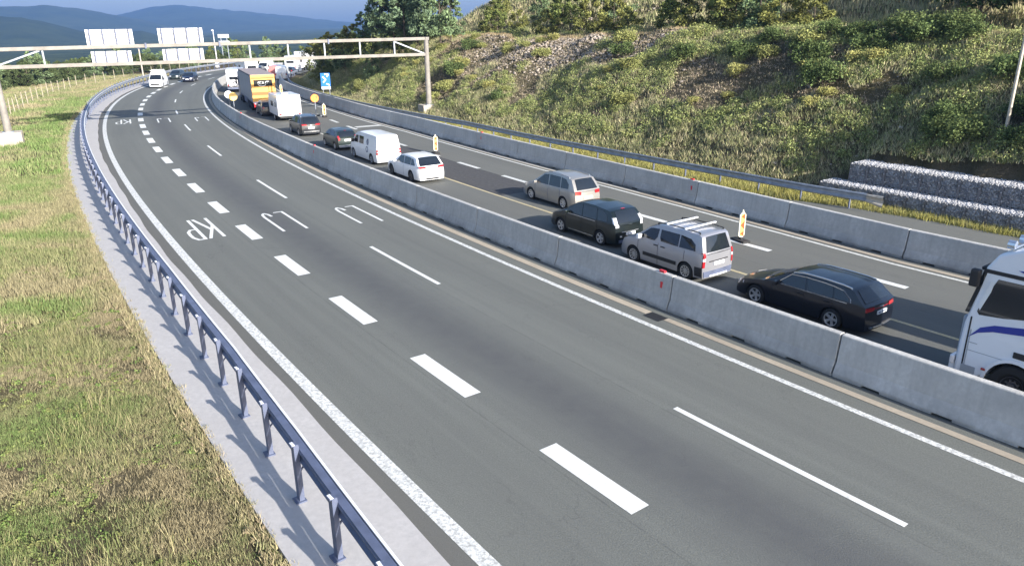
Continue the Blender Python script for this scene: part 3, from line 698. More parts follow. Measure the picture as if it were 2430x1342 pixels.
def lerp_(tab, x): return float(np.interp(x, [a for a, _ in tab], [b for _, b in tab]))
class Body:
    """car body: t runs from the front (0) to the rear (L); local +Y is forward"""
    def __init__(s, L, W, belt, roof, wheels, r, sill=.2, tumble=.30, crown=.035, nose=.12, tail=.06, fplan=.20, rplan=.12, gin=.955, rbow=.07, bowf=.20):
        s.__dict__.update(locals()); s.roof = roof
        s.t0, s.t1 = roof[0][0], roof[-1][0]
    def zt(s, t): return lerp_(s.belt, t)
    def zr(s, t): return lerp_(s.roof, t)
    def Wp(s, t):
        a = max(0, (.75 - t) / .75); b = max(0, (.55 - (s.L - t)) / .55)
        return s.W / 2 * (1 - s.fplan * a ** 2.3 - s.rplan * b ** 2.3)
    def prof(s, z, t):
        zb = s.zt(t); u = z / max(zb, .3)
        return float(np.interp(u, [.15, .35, .62, .86, 1.0], [.95, .985, 1.0, .985, .955]))
    def shift(s, t, z):
        zb = s.zt(t); u = (z / max(zb, .3)); f = max(0, 1 - t / .7); g = max(0, 1 - (s.L - t) / .5)
        return s.nose * f * (max(0, u - .55) ** 2 * 3.2 + max(0, .35 - u) * .8) - s.tail * g * (max(0, u - .6) * 2 + max(0, .35 - u) * 1.0)
    def lowpt(s, t, z, sd):
        return (sd * s.Wp(t) * s.prof(z, t), s.L / 2 - (t + s.shift(t, z)), z)
    def arch(s, t):
        z = s.sill
        for tw in s.wheels:
            ra = s.r + .065
            if abs(t - tw) < ra: z = max(z, s.r + math.sqrt(ra * ra - (t - tw) ** 2) - .0)
        return z
    def wg(s, z, t):
        zb = s.zt(min(max(t, s.t0), s.t1)); a = max(0, (t - (s.L - .9)) / .9)
        return s.W / 2 * s.gin * (1 - .05 * a * a) - s.tumble * max(0, z - zb) * (1 + .25 * max(0, z - zb))
    def top(s, t, v):
        z = s.zr(t); w = s.wg(z, t); zb = s.zt(t); h = (z - s.zt(s.t0)) / max(.1, max(q for _, q in s.roof) - s.zt(s.t0))
        fr = sstep1(1 - (t - s.t0) / .9) ; rr = sstep1(1 - (s.t1 - t) / .8)
        bow = -s.bowf * fr + s.rbow * rr
        return Vector((v * w, s.L / 2 - (t + bow * (1 - v * v)), z + s.crown * (1 - v * v) * min(1, max(0, h) * 3)))
    def rear(s, v, z):
        x, y, z = s.lowpt(s.L, z, 1); return Vector((v * x, y - s.rbow * (1 - v * v), z))
    def front(s, v, z):
        x, y, z = s.lowpt(0, z, 1); return Vector((v * x, y + .14 * (1 - v * v), z))
    def tinv(s, z):
        zs = [q for _, q in s.roof]; i = int(np.argmax(zs)); r_ = s.roof[i:]
        return float(np.interp(-z, [-q for _, q in r_], [t for t, _ in r_]))
    def ts(s):
        T = set(np.round(np.linspace(0, s.L, 44), 4))
        for tw in s.wheels: T |= set(np.round(tw + (s.r + .066) * np.cos(np.linspace(0, math.pi, 15)), 4))
        return sorted(t for t in T if 0 <= t <= s.L)
    def build(s, paint_, root, dark_sill=True):
        b = MB(); T = s.ts(); nr = 8; G = {}
        for sd in (-1, 1):
            G[sd] = []
            for t in T:
                zb, zt = s.arch(t), s.zt(t); zb = min(zb, zt - .04)
                G[sd].append([s.lowpt(t, zb + (zt - zb) * k / (nr - 1), sd) for k in range(nr)])
            b.grid(G[sd], flip=sd > 0)
        m = 9; V = np.linspace(-1, 1, m)
        b.grid([[Vector((v * s.Wp(t) * s.prof(s.zt(t), t), s.L / 2 - (t + s.shift(t, s.zt(t))) + (.14 * (1 - v * v) * max(0, 1 - t / .5) if t < .5 else -s.rbow * (1 - v * v) * max(0, 1 - (s.L - t) / .3)), s.zt(t) + .045 * (1 - v * v) * min(1, t / .3))) for v in V] for t in T])
        zf = [s.sill + (s.zt(0) - s.sill) * k / (nr - 1) for k in range(nr)]; b.grid([[s.front(v, z) for v in V] for z in zf])
        zf = [s.sill + (s.zt(s.L) - s.sill) * k / (nr - 1) for k in range(nr)]; b.grid([[s.rear(v, z) for v in V] for z in zf], flip=True)
        # greenhouse
        tt = sorted(set(list(np.round(np.linspace(s.t0, s.t1, 30), 4)) + [t for t, _ in s.roof]))
        for sd in (-1, 1):
            rows = []
            for t in tt:
                z0, z1 = s.zt(t) - .03, s.zr(t); rows.append([(sd * s.wg(z0 + (z1 - z0) * k / 5, t), s.L / 2 - t, z0 + (z1 - z0) * k / 5) for k in range(6)])
            b.grid(rows, flip=sd > 0)
        b.grid([[s.top(t, v) for v in np.linspace(-1, 1, 11)] for t in tt])
        bm = bmesh.new(); vs = [bm.verts.new(p) for p in b.v]
        for f in b.f:
            try: bm.faces.new([vs[i] for i in f])
            except ValueError: pass
        bmesh.ops.remove_doubles(bm, verts=bm.verts, dist=.002)
        bm.normal_update()
        c = Vector((0, 0, .8))
        for f in bm.faces:
            q = f.calc_center_median(); d = Vector((q.x, q.y * .35, q.z - .6))
            if f.normal.dot(d) < 0: f.normal_flip()
        me = bpy.data.meshes.new("body"); bm.to_mesh(me); bm.free(); me.materials.append(paint_)
        for p in me.polygons: p.use_smooth = True
        me.set_sharp_from_angle(angle=R(42))
        o = link(bpy.data.objects.new("body", me), root)
        W = s.W
        MB().box((0, 0, .42), (W - .52, s.L - .35, .48)).build("underbody", M['dark'], root)
        return o
    def window(s, poly, root, name="side_window", m=None, both=True):
        out = []
        for sd in ((-1, 1) if both else (-1,)):
            vs = [(sd * (s.wg(z, t) + .012), s.L / 2 - t, z) for t, z in poly]; n = len(vs)
            vi = [(sd * (s.wg(z, t) - .01), s.L / 2 - t, z) for t, z in poly]
            b = MB().add(vs + vi, [tuple(range(n))] + [(i, (i + 1) % n, n + (i + 1) % n, n + i) for i in range(n)])
            out.append(b.build(name, m or M['glass'], root))
        return out
    def toppatch(s, ta, tb, va, root, name, m=None, vb=None, off=.014):
        vb = vb if vb is not None else va; P = []
        for t in np.linspace(ta, tb, 8):
            va_ = va + (vb - va) * (t - ta) / (tb - ta)
            row = []
            for v in np.linspace(-va_, va_, 9):
                p = s.top(t, v); e = .01; du = s.top(min(t + e, s.t1), v) - s.top(max(t - e, s.t0), v); dv = s.top(t, v + .02) - s.top(t, v - .02)
                nn = dv.cross(-du); nn.normalize(); nn = nn if nn.z > 0 else -nn
                row.append(p + nn * off)
            P.append(row)
        return MB().grid(P).build(name, m or M['glass'], root, smooth=True)
    def rearpatch(s, v0, v1, z0, z1, root, name, m, off=.012, d=.0):
        P = [[s.rear(v, z) - Vector((0, off + d, 0)) for v in np.linspace(v0, v1, 7)] for z in np.linspace(z0, z1, 4)]
        Q = [[p + Vector((0, off + d + .02, 0)) for p in r] for r in P]
        b = MB().grid(P, True)
        # closed rim so that the patch has thickness
        ring = P[0] + [r[-1] for r in P[1:]] + P[-1][-2::-1] + [r[0] for r in P[-2:0:-1]]; ri = Q[0] + [r[-1] for r in Q[1:]] + Q[-1][-2::-1] + [r[0] for r in Q[-2:0:-1]]
        b.grid([ring + ring[:1], ri + ri[:1]])
        return b.build(name, m, root)
    def corner(s, z):
        zb = s.zt(s.L)
        if z > zb + .005: t = s.tinv(z); return s.wg(z, t), t
        x, y, _ = s.lowpt(s.L, z, 1); return x, s.L / 2 - y
    def taillight(s, z0, z1, side, inn, root, m=None, name="tail_light", top_side=None):
        for sd in (-1, 1):
            P = []
            for z in np.linspace(z0, z1, 6):
                w, t = s.corner(z); u = (z - z0) / (z1 - z0); si = side if top_side is None else side + (top_side - side) * u
                P.append([(sd * (w + .006), s.L / 2 - (t - si), z), (sd * (w + .012), s.L / 2 - (t - .06), z), (sd * (w + .002), s.L / 2 - (t + .012), z), (sd * (w - .06), s.L / 2 - (t + .03), z), (sd * (w - inn), s.L / 2 - (t + .02 + s.rbow * (1 - ((w - inn) / w) ** 2)), z)])
            MB().grid(P, sd > 0).build(name, m or M['red'], root, smooth=True)
    def headlight(s, z0, z1, root):
        for sd in (-1, 1):
            P = []
            for z in np.linspace(z0, z1, 4):
                x, y, _ = s.lowpt(0, z, 1); x2, y2, _ = s.lowpt(.35, z, 1)
                P.append([(sd * (x2 + .01), y2, z), (sd * (x + .015), y + .01, z), (sd * (x - .28), y + .14 * (1 - ((x - .28) / x) ** 2) + .02, z)])
            MB().grid(P, sd < 0).build("headlight", M['clear'], root, smooth=True)
    def plate(s, z, root, w=.52, h=.115):
        p = s.rear(0, z); o = MB().box((0, p.y - .012, z), (w, .03, h)).build("number_plate", M['plate'], root)
        b = MB()
        for k in range(7):
            if k != 2: b.box((-.19 + .062 * k, p.y - .029, z), (.034, .006, h * .55))
        b.build("characters", M['ink'], o)
    def mirrors(s, t, z, root, m, sz=(.2, .11, .14)):
        for sd in (-1, 1):
            b = MB(); x = sd * (s.W / 2 * .955 + .13); b.box((x, s.L / 2 - t, z), sz); b.bar((sd * (s.W / 2 * .9), s.L / 2 - t, z - .03), (x, s.L / 2 - t, z - .03), .05, .05)
            b.build("mirror", m, root, bevel=.035)
    def handles(s, ts, z, root, m):
        for sd in (-1, 1):
            for t in ts:
                x, y, _ = s.lowpt(t, z, sd); MB().box((x + sd * .015, y, z), (.03, .2, .035)).build("door_handle", m, root)
    def sidebox(s, t0, t1, z0, z1, root, name, m, off=.012):
        for sd in (-1, 1):
            P = [[Vector(s.lowpt(t, z, sd)) + Vector((sd * off, 0, 0)) for t in np.linspace(t0, t1, 10)] for z in np.linspace(z0, z1, 3)]
            Q = [[p - Vector((sd * .03, 0, 0)) for p in r] for r in P]
            b = MB().grid(P, sd < 0); b.grid([P[0], Q[0]]); b.grid([P[-1], Q[-1]]); b.build(name, m, root)
    def seams(s, ts, root, m):
        b = MB()
        for sd in (-1, 1):
            for t in ts:
                z0, z1 = s.arch(t) + .03, s.zt(t) - .02
                pts = [Vector(s.lowpt(t, z0 + (z1 - z0) * k / 6, sd)) + Vector((sd * .002, 0, 0)) for k in range(7)]
                for a, c in zip(pts, pts[1:]): b.bar(a, c, .014, .008)
        b.build("door_gap", m, root)
    def rails(s, t0, t1, root, m, h=.05, v=.93):
        for sd in (-1, 1):
            b = MB(); pts = [s.top(t, sd * v) + Vector((0, 0, h)) for t in np.linspace(t0, t1, 8)]
            for a, c in zip(pts, pts[1:]): b.bar(a, c, .035, .03)
            for p in (pts[0], pts[-1]): b.bar(p, p - Vector((0, 0, h + .02)), .04, .04)
            b.build("roof_rail", m, root)
def sstep1(x): x = min(1, max(0, x)); return x * x * (3 - 2 * x)
def vroot(name, s_rear, o_mid, L, label, cat, group="cars queueing in the construction lanes", rev=False, rz=0.):
    s = s_rear + L / 2
    t = empty(name, P3(s, o_mid, .0), head(s) + (math.pi if rev else 0) + rz, label, cat, group); return t

# -- dark blue estate car (nearest)
pm = paint('navy_paint', (.006, .0075, .014), .1)
def estate(root, pm, L=4.76, W=1.84, H=1.45, chrome=True, light='slim', rimstyle='five'):
    k = H / 1.45; f = L / 4.76
    B = Body(L, W, [(0, .60), (.12, .70), (.5, .80), (1.0, .90), (1.35, .955), (2.5, .95), (4.0, .985), (4.55, 1.0), (L, .97)],
        [(1.18 * f, .94), (1.6 * f, 1.16), (2.05 * f, 1.38 * k), (2.5 * f, 1.445 * k), (3.2 * f, 1.45 * k), (3.9 * f, 1.425 * k), (4.2 * f, 1.385 * k), (4.28 * f, 1.35 * k), (4.46 * f, 1.18), (4.62 * f, 1.05), (4.73 * f, .98)],
        (.90 * f, 3.72 * f), .335)
    B.build(pm, root)
    B.toppatch(1.27 * f, 2.02 * f, .86, root, "windshield", vb=.84); B.toppatch(4.26 * f, 4.62 * f, .78, root, "rear_window", vb=.84)
    B.window([(1.72 * f, 1.0), (2.14 * f, 1.345 * k), (2.62 * f, 1.37 * k), (2.72 * f, 1.0)], root); B.window([(2.78 * f, 1.0), (2.70 * f, 1.372 * k), (3.3 * f, 1.368 * k), (3.58 * f, 1.35 * k), (3.66 * f, 1.02)], root)
    B.window([(3.72 * f, 1.025), (3.64 * f, 1.345 * k), (3.92 * f, 1.31 * k), (4.2 * f, 1.12), (4.22 * f, 1.04)], root)
    if chrome:
        for sd in (-1, 1):
            b = MB(); pts = [(1.66, .985), (2.12, 1.365), (2.65, 1.395), (3.3, 1.39), (3.66, 1.365), (3.95, 1.325), (4.22, 1.14), (4.27, 1.02)]
            pts = [(t_ * f, z_ * (k if z_ > 1.2 else 1)) for t_, z_ in pts]; P = [Vector((sd * (B.wg(z_, t_) + .016), L / 2 - t_, z_)) for t_, z_ in pts]
            for p_, q_ in zip(P, P[1:]): b.bar(p_, q_, .035, .022)
            b.build('window_trim', M['chrome'], root)
    return B
t = vroot("estate_car", -1.15, 12.3, 4.76, "dark navy blue estate car with silver roof rails, nearest car in the queue", "car")
B = estate(t, pm); B.taillight(.83, .95, .26, .36, t); B.plate(.73, t); B.mirrors(1.72, 1.02, t, pm); B.handles((2.55, 3.5), .86, t, pm); B.rails(2.15, 4.15, t, M['chrome'], .035)
B.sidebox(1.68, 4.15, .975, 1.0, t, "window_trim", M['chrome'], .012); B.rearpatch(-.8, .8, .26, .36, t, "diffuser", M['dark']); B.rearpatch(-.78, .78, .285, .32, t, "bumper_trim", M['chrome'], .05); B.rearpatch(-.12, .12, .88, .91, t, "badge", M['chrome'], .02); B.rearpatch(-.6, .6, .865, .88, t, "light_strip", M['red'], .012); B.headlight(.60, .70, t); B.seams((1.5, 2.72, 3.7), t, M['dark'])
for y in (.90, 3.72):
    for x in (-1, 1): add_wheel(t, x * .815, 4.76 / 2 - y, .335, .23, 'five')

# -- silver van-like family car with roof bars
pm = paint('silver_paint', (.40, .40, .43), .55, .33)
L = 4.38
B = Body(L, 1.81, [(0, .72), (.1, .82), (.4, .93), (.85, 1.04), (1.05, 1.09), (2.4, 1.10), (4.2, 1.12), (L, 1.10)],
    [(.86, 1.06), (1.2, 1.30), (1.62, 1.60), (1.95, 1.745), (2.5, 1.80), (3.6, 1.80), (4.05, 1.785), (4.16, 1.72), (4.25, 1.45), (L - .02, 1.11)], (.86, 3.60), .325, tumble=.17, nose=.1, tail=.0, rplan=.07, rbow=.05)
t = vroot("family_van", 5.25, 12.3, L, "silver family van with two white roof bars and black side strip", "car"); root = t
B.build(pm, t); B.toppatch(.98, 1.66, .88, t, "windshield"); B.toppatch(4.165, 4.345, .74, t, "rear_window", vb=.80)
B.window([(1.02, 1.14), (1.30, 1.30), (1.66, 1.57), (1.80, 1.60), (2.12, 1.62), (2.08, 1.30), (1.95, 1.14)], t)
B.window([(2.28, 1.18), (2.22, 1.32), (2.22, 1.62), (3.16, 1.63), (3.16, 1.17)], t); B.window([(3.22, 1.17), (3.22, 1.63), (3.72, 1.58), (3.95, 1.42), (4.0, 1.18)], t)
B.taillight(.62, 1.18, .10, .10, t); B.taillight(.86, .98, .104, .105, t, M['clear'], "reversing_light"); B.plate(.72, t, .56, .13)
B.rearpatch(-.62, .62, .80, .84, t, "handle_strip", M['dark']); B.rearpatch(-.95, .95, .24, .46, t, "bumper", M['galv_dark'], .03); B.rearpatch(-.6, .6, .25, .30, t, "bumper_trim", M['alu'], .05)
B.sidebox(1.4, 3.15, .44, .58, t, "side_strip", M['dark'], .02); B.sidebox(4.05, 4.36, .26, .62, t, "bumper_corner", M['dark'], .012); B.handles((2.05, 2.42), .98, t, M['dark']); B.mirrors(1.25, 1.18, t, M['alu'], (.2, .14, .2)); B.seams((1.1, 2.17, 3.5), t, M['dark'])
B.rails(1.95, 4.0, t, M['dark'], .06, .9)
for y in (2.55, 3.45):
    b = MB(); p = B.top(y, 0); b.bar((-.86, L / 2 - y, p.z + .09), (.86, L / 2 - y, p.z + .09), .07, .045); b.build("roof_bar", M['alu'], t)
for y in (.86, 3.60):
    for x in (-1, 1): add_wheel(t, x * .79, L / 2 - y, .325, .21, 'ten')

# -- black people carrier
def mpv(root, pm, L, W, H, light):
    f = L / 4.5; k = H / 1.64
    B = Body(L, W, [(0, .68), (.12, .78), (.5, .90), (.95, 1.0), (1.2, 1.03), (2.5, 1.02), (4.0, 1.06), (4.3, 1.06), (L, 1.0)],
        [(.95 * f, 1.0), (1.4 * f, 1.28), (1.85 * f, 1.53 * k), (2.3 * f, 1.63 * k), (3.0 * f, 1.64 * k), (3.75 * f, 1.585 * k), (4.06 * f, 1.53 * k), (4.22 * f, 1.38), (4.36 * f, 1.18), (4.46 * f, 1.02)], (.92 * f, 3.62 * f), .325, tumble=.27)
    B.build(pm, root); B.toppatch(1.06 * f, 1.82 * f, .87, root, "windshield"); B.toppatch(4.08 * f, 4.42 * f, .76, root, "rear_window", vb=.80)
    B.window([(1.28 * f, 1.07), (1.92 * f, 1.50 * k), (2.28 * f, 1.545 * k), (2.36 * f, 1.07)], root); B.window([(2.43 * f, 1.07), (2.35 * f, 1.55 * k), (3.22 * f, 1.55 * k), (3.34 * f, 1.09)], root)
    B.window([(3.41 * f, 1.09), (3.3 * f, 1.545 * k), (3.68 * f, 1.50 * k), (3.95 * f, 1.34), (3.98 * f, 1.12)], root)
    return B
pm = paint('black_green_paint', (.007, .012, .012), .2); t = vroot("people_carrier", 10.55, 12.78, 4.55, "black people carrier with tall pale rear lights, ahead of the silver van with roof bars", "car")
B = mpv(t, pm, 4.55, 1.85, 1.64, 0); B.taillight(.92, 1.32, .16, .16, t, M['clear'], top_side=.04); B.plate(.62, t); B.rearpatch(-.6, .6, .69, .725, t, "chrome_strip", M['chrome']); B.toppatch(4.0, 4.09, .14, t, "brake_light", M['red'], off=.03)
B.rearpatch(-.8, .8, .24, .38, t, "bumper_lower", M['galv_dark']); B.rearpatch(-.72, -.6, .50, .56, t, "fog_lamp", M['clear']); B.mirrors(1.5, 1.1, t, pm); B.sidebox(1.5, 3.2, .30, .325, t, "side_trim", M['chrome'], .014); B.sidebox(1.3, 3.3, 1.0, 1.015, t, "window_trim", M['chrome'], .012); B.seams((1.3, 2.4, 3.42), t, M['tyre'])
for y in (.93, 3.66):
    for x in (-1, 1): add_wheel(t, x * .80, 4.55 / 2 - y, .33, .21, 'five')

# -- beige people carrier in the next lane
pm = paint('beige_paint', (.37, .35, .325), .5, .34); t = vroot("people_carrier", 16.75, 15.55, 4.7, "beige metallic people carrier straddling the middle line", "car")
B = mpv(t, pm, 4.7, 1.86, 1.70, 1); B.taillight(.86, 1.04, .26, .34, t); B.plate(.70, t); B.mirrors(1.5, 1.1, t, pm); B.rearpatch(-.9, .9, .24, .36, t, "bumper_lower", M['galv_dark']); B.rails(2.0, 4.0, t, M['galv'], .04); B.handles((2.6, 3.4), .94, t, pm); B.seams((1.35, 2.5, 3.5), t, M['galv_dark'])
for y in (.95, 3.78):
    for x in (-1, 1): add_wheel(t, x * .80, 4.7 / 2 - y, .33, .21, 'cover')

# -- white estate
pm = paint('white_paint', (.80, .81, .83), 0, .3); t = vroot("estate_car", 28.0, 12.35, 4.84, "white estate car with dark rear window, right behind the white panel van", "car")
B = estate(t, pm, 4.84, 1.88, 1.52, chrome=False); B.taillight(.90, 1.03, .25, .42, t); B.mirrors(1.72, 1.03, t, pm); B.rearpatch(-.55, .55, .23, .33, t, "bumper_lower", M['dark']); B.handles((2.6, 3.5), .9, t, pm); B.plate(.62, t); B.seams((1.5, 2.75, 3.75), t, M['galv'])
B.toppatch(4.22, 4.72, .86, t, "rear_glass_edge", M['glass'], off=.016)
for y in (.93, 3.79):
    for x in (-1, 1): add_wheel(t, x * .81, 4.84 / 2 - y, .33, .22, 'ten', M['rim_dark'])

# -- white panel van with two round emblems
def panel_van(root, pm, L=5.29, W=1.90, H=1.97, barn=True):
    B = Body(L, W, [(0, .82), (.1, .92), (.35, 1.02), (.7, 1.10), (1.0, 1.15), (L - .3, 1.15), (L, 1.12)],
        [(.62, 1.08), (1.05, 1.42), (1.5, 1.80), (1.75, 1.92), (2.2, H), (L - .5, H), (L - .16, H - .03), (L - .11, H - .12), (L - .06, 1.5), (L - .01, 1.13)], (.95, .95 + 3.4 * L / 5.29), .34, tumble=.13, nose=.12, tail=.0, rplan=.05, rbow=.03, crown=.05)
    B.build(pm, root); B.toppatch(.76, 1.55, .90, root, "windshield")
    B.window([(.98, 1.2), (1.42, 1.62), (1.62, 1.70), (1.98, 1.70), (1.98, 1.2)], root)
    return B
pm2 = paint('van_white', (.78, .79, .81), 0, .32); t = vroot("panel_van", 35.35, 12.7, 5.29, "white panel van with two round dark emblems on its side", "van"); L = 5.29
B = panel_van(t, pm2); B.window([(2.16, 1.2), (2.16, 1.72), (2.98, 1.72), (2.98, 1.2)], t); B.taillight(.74, 1.06, .08, .14, t); B.taillight(.86, .94, .083, .143, t, M['clear'], "reversing_light"); B.mirrors(1.2, 1.3, t, M['dark'], (.2, .14, .26)); B.rearpatch(-.97, .97, .24, .40, t, "bumper", M['galv'], .05)
B.rearpatch(-.45, .08, .955, .99, t, "maker_lettering", M['dark']); B.rearpatch(-.01, .01, .42, 1.1, t, "door_gap", M['galv'], .008)
bd = plain('emblem_ink', (.06, .08, .16), .5)
for i, (tc, zc) in enumerate(((3.72, 1.44), (3.66, .93))):
    for sd in (-1, 1):
        b = MB(); N = 24; P = []
        for k in range(N + 1):
            a = 2 * math.pi * k / N; rr = .21 * (1 + (.14 * math.cos(6 * a) if i == 0 else .12 * math.cos(8 * a))); row = []
            for q in (rr * .62, rr):
                tt_, zz = tc + q * math.cos(a), zc + q * math.sin(a); xx = B.wg(zz, tt_) if zz > 1.15 else B.lowpt(tt_, zz, 1)[0]
                row.append((sd * (xx + .008), L / 2 - tt_, zz))
            P.append(row)
        b.grid(P)
        if i == 0:
            for dz in (-.05, .05): xx = B.wg(zc + dz, tc); b.bar((sd * (xx + .008), L / 2 - tc, zc + dz - .05), (sd * (xx + .006), L / 2 - tc, zc + dz + .06), .05, .01)
        b.build("emblem", bd, t)
for y in (.95, 4.35):
    for x in (-1, 1): add_wheel(t, x * .82, L / 2 - y, .34, .22, 'cover', M['galv'])

# -- small dark green hatchback
def hatch(root, pm, L=3.95, W=1.67, H=1.52):
    f = L / 3.95
    B = Body(L, W, [(0, .64), (.12, .74), (.45, .86), (.85, .95), (1.1, .98), (2.4, .98), (3.7, 1.0), (L, .95)],
        [(.85 * f, .94), (1.25 * f, 1.2), (1.7 * f, 1.44), (2.1 * f, H), (2.7 * f, H + .0), (3.3 * f, 1.45), (3.6 * f, 1.36), (3.78 * f, 1.15), (3.9 * f, .97)], (.76 * f, 3.22 * f), .305, tumble=.29)
    B.build(pm, root); B.toppatch(.96 * f, 1.66 * f, .86, root, "windshield"); B.toppatch(3.55 * f, 3.86 * f, .84, root, "rear_window")
    B.window([(1.2 * f, 1.02), (1.75 * f, 1.38), (2.12 * f, 1.44), (2.2 * f, 1.02)], root); B.window([(2.27 * f, 1.02), (2.19 * f, 1.44), (2.75 * f, 1.43), (3.2 * f, 1.36), (3.3 * f, 1.06)], root); return B
pm = paint('dark_green_paint', (.018, .03, .028), .3); t = vroot("hatchback", 43.1, 12.5, 3.95, "small dark green hatchback in front of the white panel van", "car")
B = hatch(t, pm); B.taillight(.78, 1.12, .2, .14, t); B.plate(.78, t, .5, .16); B.mirrors(1.35, 1.05, t, pm); B.rearpatch(-.97, .97, .25, .42, t, "bumper", M['galv'], .02); B.toppatch(3.42, 3.50, .12, t, "brake_light", M['red'], off=.02)
for y in (.76, 3.22):
    for x in (-1, 1): add_wheel(t, x * .72, 3.95 / 2 - y, .305, .19, 'cover')

# -- dark grey off-roader
pm = paint('graphite_paint', (.035, .038, .045), .5); t = vroot("off_roader", 52.4, 12.35, 4.5, "dark grey off-roader directly behind the white caravan", "car")
B = mpv(t, pm, 4.5, 1.84, 1.68, 1); B.taillight(.92, 1.05, .2, .42, t); B.plate(.72, t, .52, .16); B.mirrors(1.45, 1.1, t, pm); B.rearpatch(-.85, .85, .36, .46, t, "bumper_trim", M['chrome'], .02); B.rails(1.9, 3.9, t, M['galv'], .05); B.rearpatch(-.06, .06, .88, .98, t, "badge", M['chrome'], .02)
for y in (.92, 3.62):
    for x in (-1, 1): add_wheel(t, x * .80, 4.5 / 2 - y, .345, .22, 'ten')

# -- caravan and its tow car
t = vroot("caravan", 64.3, 13.3, 4.6, "white touring caravan with square rear window in the queue", "caravan"); L = 4.6; pw = paint('caravan_white', (.8, .8, .82), 0, .35)
pr = [(-L / 2, .50), (-L / 2 - .04, 1.2), (-L / 2, 2.3), (-L / 2 + .15, 2.56), (L / 2 - .6, 2.56), (L / 2 - .25, 2.35), (L / 2, 1.5), (L / 2, .5)]
MB().prism(pr, 'x', -1.16, 1.16).build("body", pw, t, smooth=True, bevel=.09, seg=3)
MB().box((0, -L / 2 - .05, 1.55), (1.0, .04, .58)).build("rear_window", M['alu'], t, bevel=.03); b = MB()
for x in (-.5, .5): b.box((x, -L / 2 - .07, 1.52), (.06, .03, .56))
for x in (-.4, .4): b.box((x, -L / 2 - .07, 1.25), (.22, .03, .05))
b.build("window_seal", M['dark'], t)
for x in (-1, 1):
    MB().box((x * 1.165, .4, 1.6), (.03, 1.1, .5)).build("side_window", M['glass'], t); MB().box((x * 1.165, -1.2, 1.6), (.03, .5, .45)).build("side_window", M['glass'], t)
    MB().box((x * .95, -L / 2 - .05, .72), (.22, .05, .14)).build("tail_light", M['red'], t); add_wheel(t, x * 1.05, -.2, .32, .2, 'cover')
MB().box((0, 0, .42), (1.9, L - .4, .2)).build("chassis", M['dark'], t); MB().box((0, L / 2 + .55, .48), (.1, 1.2, .08)).build("drawbar", M['galv_dark'], t); MB().box((0, -.3, 2.6), (.6, .6, .08)).build("roof_hatch", M['alu'], t, bevel=.02)
pm = paint('tow_grey', (.03, .03, .035), .3); t = vroot("tow_car", 69.9, 12.4, 4.4, "dark car half hidden between the caravan and the orange backed truck", "car")
B = hatch(t, pm, 4.4, 1.8, 1.55); B.taillight(.78, 1.0, .2, .2, t); B.mirrors(1.45, 1.05, t, M['alu'])
for y in (.86, 3.58):
    for x in (-1, 1): add_wheel(t, x * .78, 2.2 - y, .32, .2, 'cover')

# -- articulated truck with the orange rear
M['curtain'] = plain('grey_curtain', (.27, .28, .30), .55, var=.12, scale=1.2); M['orange_p'] = plain('orange_panel', (.74, .40, .10), .5, var=.08, scale=1.5); M['brown_p'] = plain('brown_band', (.30, .14, .04), .6); M['roof_p'] = plain('trailer_roof', (.30, .25, .24), .7, var=.1)
t = vroot("articulated_truck", 75.1, 12.8, 16.2, "articulated truck with grey curtain sides and an orange rear", "truck"); L = 16.2; y0 = -L / 2; y1 = y0 + 13.4
rows = []
for zz in np.linspace(1.15, 3.85, 9):
    rows.append([(-1.26 - .02 * math.sin(y * 3.1) * math.sin((zz - 1.1) * 1.2) - .02 * math.sin(zz * 4), y, zz) for y in np.linspace(y0 + .12, y1, 60)])
MB().grid(rows, True).grid([[(-p[0], p[1], p[2]) for p in r] for r in rows]).build("curtain", M['curtain'], t, smooth=True)
MB().box((0, (y0 + y1) / 2, 3.95), (2.54, 13.4, .12)).build("roof", M['roof_p'], t, bevel=.03); MB().box((0, y1 - .03, 2.5), (2.5, .06, 3.0)).build("front_wall", M['galv'], t)
MB().box((0, (y0 + y1) / 2, 1.07), (2.52, 13.4, .16)).build("side_rail", M['galv_dark'], t); MB().box((0, y0 + 5.5, .8), (1.0, 11, .35)).build("chassis", M['dark'], t)
dr = MB().box((0, y0 + .03, 2.5), (2.54, .10, 2.75)).build("rear_doors", M['orange_p'], t, bevel=.015)
MB().box((0, y0 - .025, 3.85), (2.54, .1, .22)).build("top_beam", M['orange_p'], dr); MB().box((0, y0 - .03, 3.62), (2.4, .03, .12)).build("shadow_gap", M['brown_p'], dr)
MB().box((0, y0 - .035, 3.10), (1.95, .03, .66)).build("dark_panel", M['tyre'], dr)
b = MB()                                                            # pale arc and the letters C A T on the dark panel
for k in range(14):
    a0, a1 = R(140 + 250 * k / 14), R(140 + 250 * (k + 1) / 14); b.bar((-.12 + .42 * math.cos(a0), y0 - .055, 3.06 + .30 * math.sin(a0)), (-.12 + .42 * math.cos(a1), y0 - .055, 3.06 + .30 * math.sin(a1)), .012, .07)
for pts in ([(-.16, 3.24), (-.32, 3.24), (-.36, 3.12), (-.32, 3.0), (-.16, 3.0)], [(-.10, 3.0), (.0, 3.25), (.10, 3.0)], [(.32, 3.25), (.62, 3.25)], [(.47, 3.25), (.47, 3.0)]):
    for p, q in zip(pts, pts[1:]): b.bar((p[0], y0 - .056, p[1]), (q[0], y0 - .056, q[1]), .012, .06)
b.build("lettering", M['plate'], dr)
MB().box((0, y0 - .03, 1.98), (2.5, .03, .34)).build("brown_strip", M['brown_p'], dr); MB().box((.55, y0 - .03, 2.45), (.10, .04, .6)).build("strap", M['brown_p'], dr)
MB().box((0, y0 + .05, .72), (2.4, .16, .5)).build("light_bar", M['redref'], t); MB().box((0, y0 - .04, .66), (1.5, .03, .30)).build("bumper_plate", M['plate'], t)
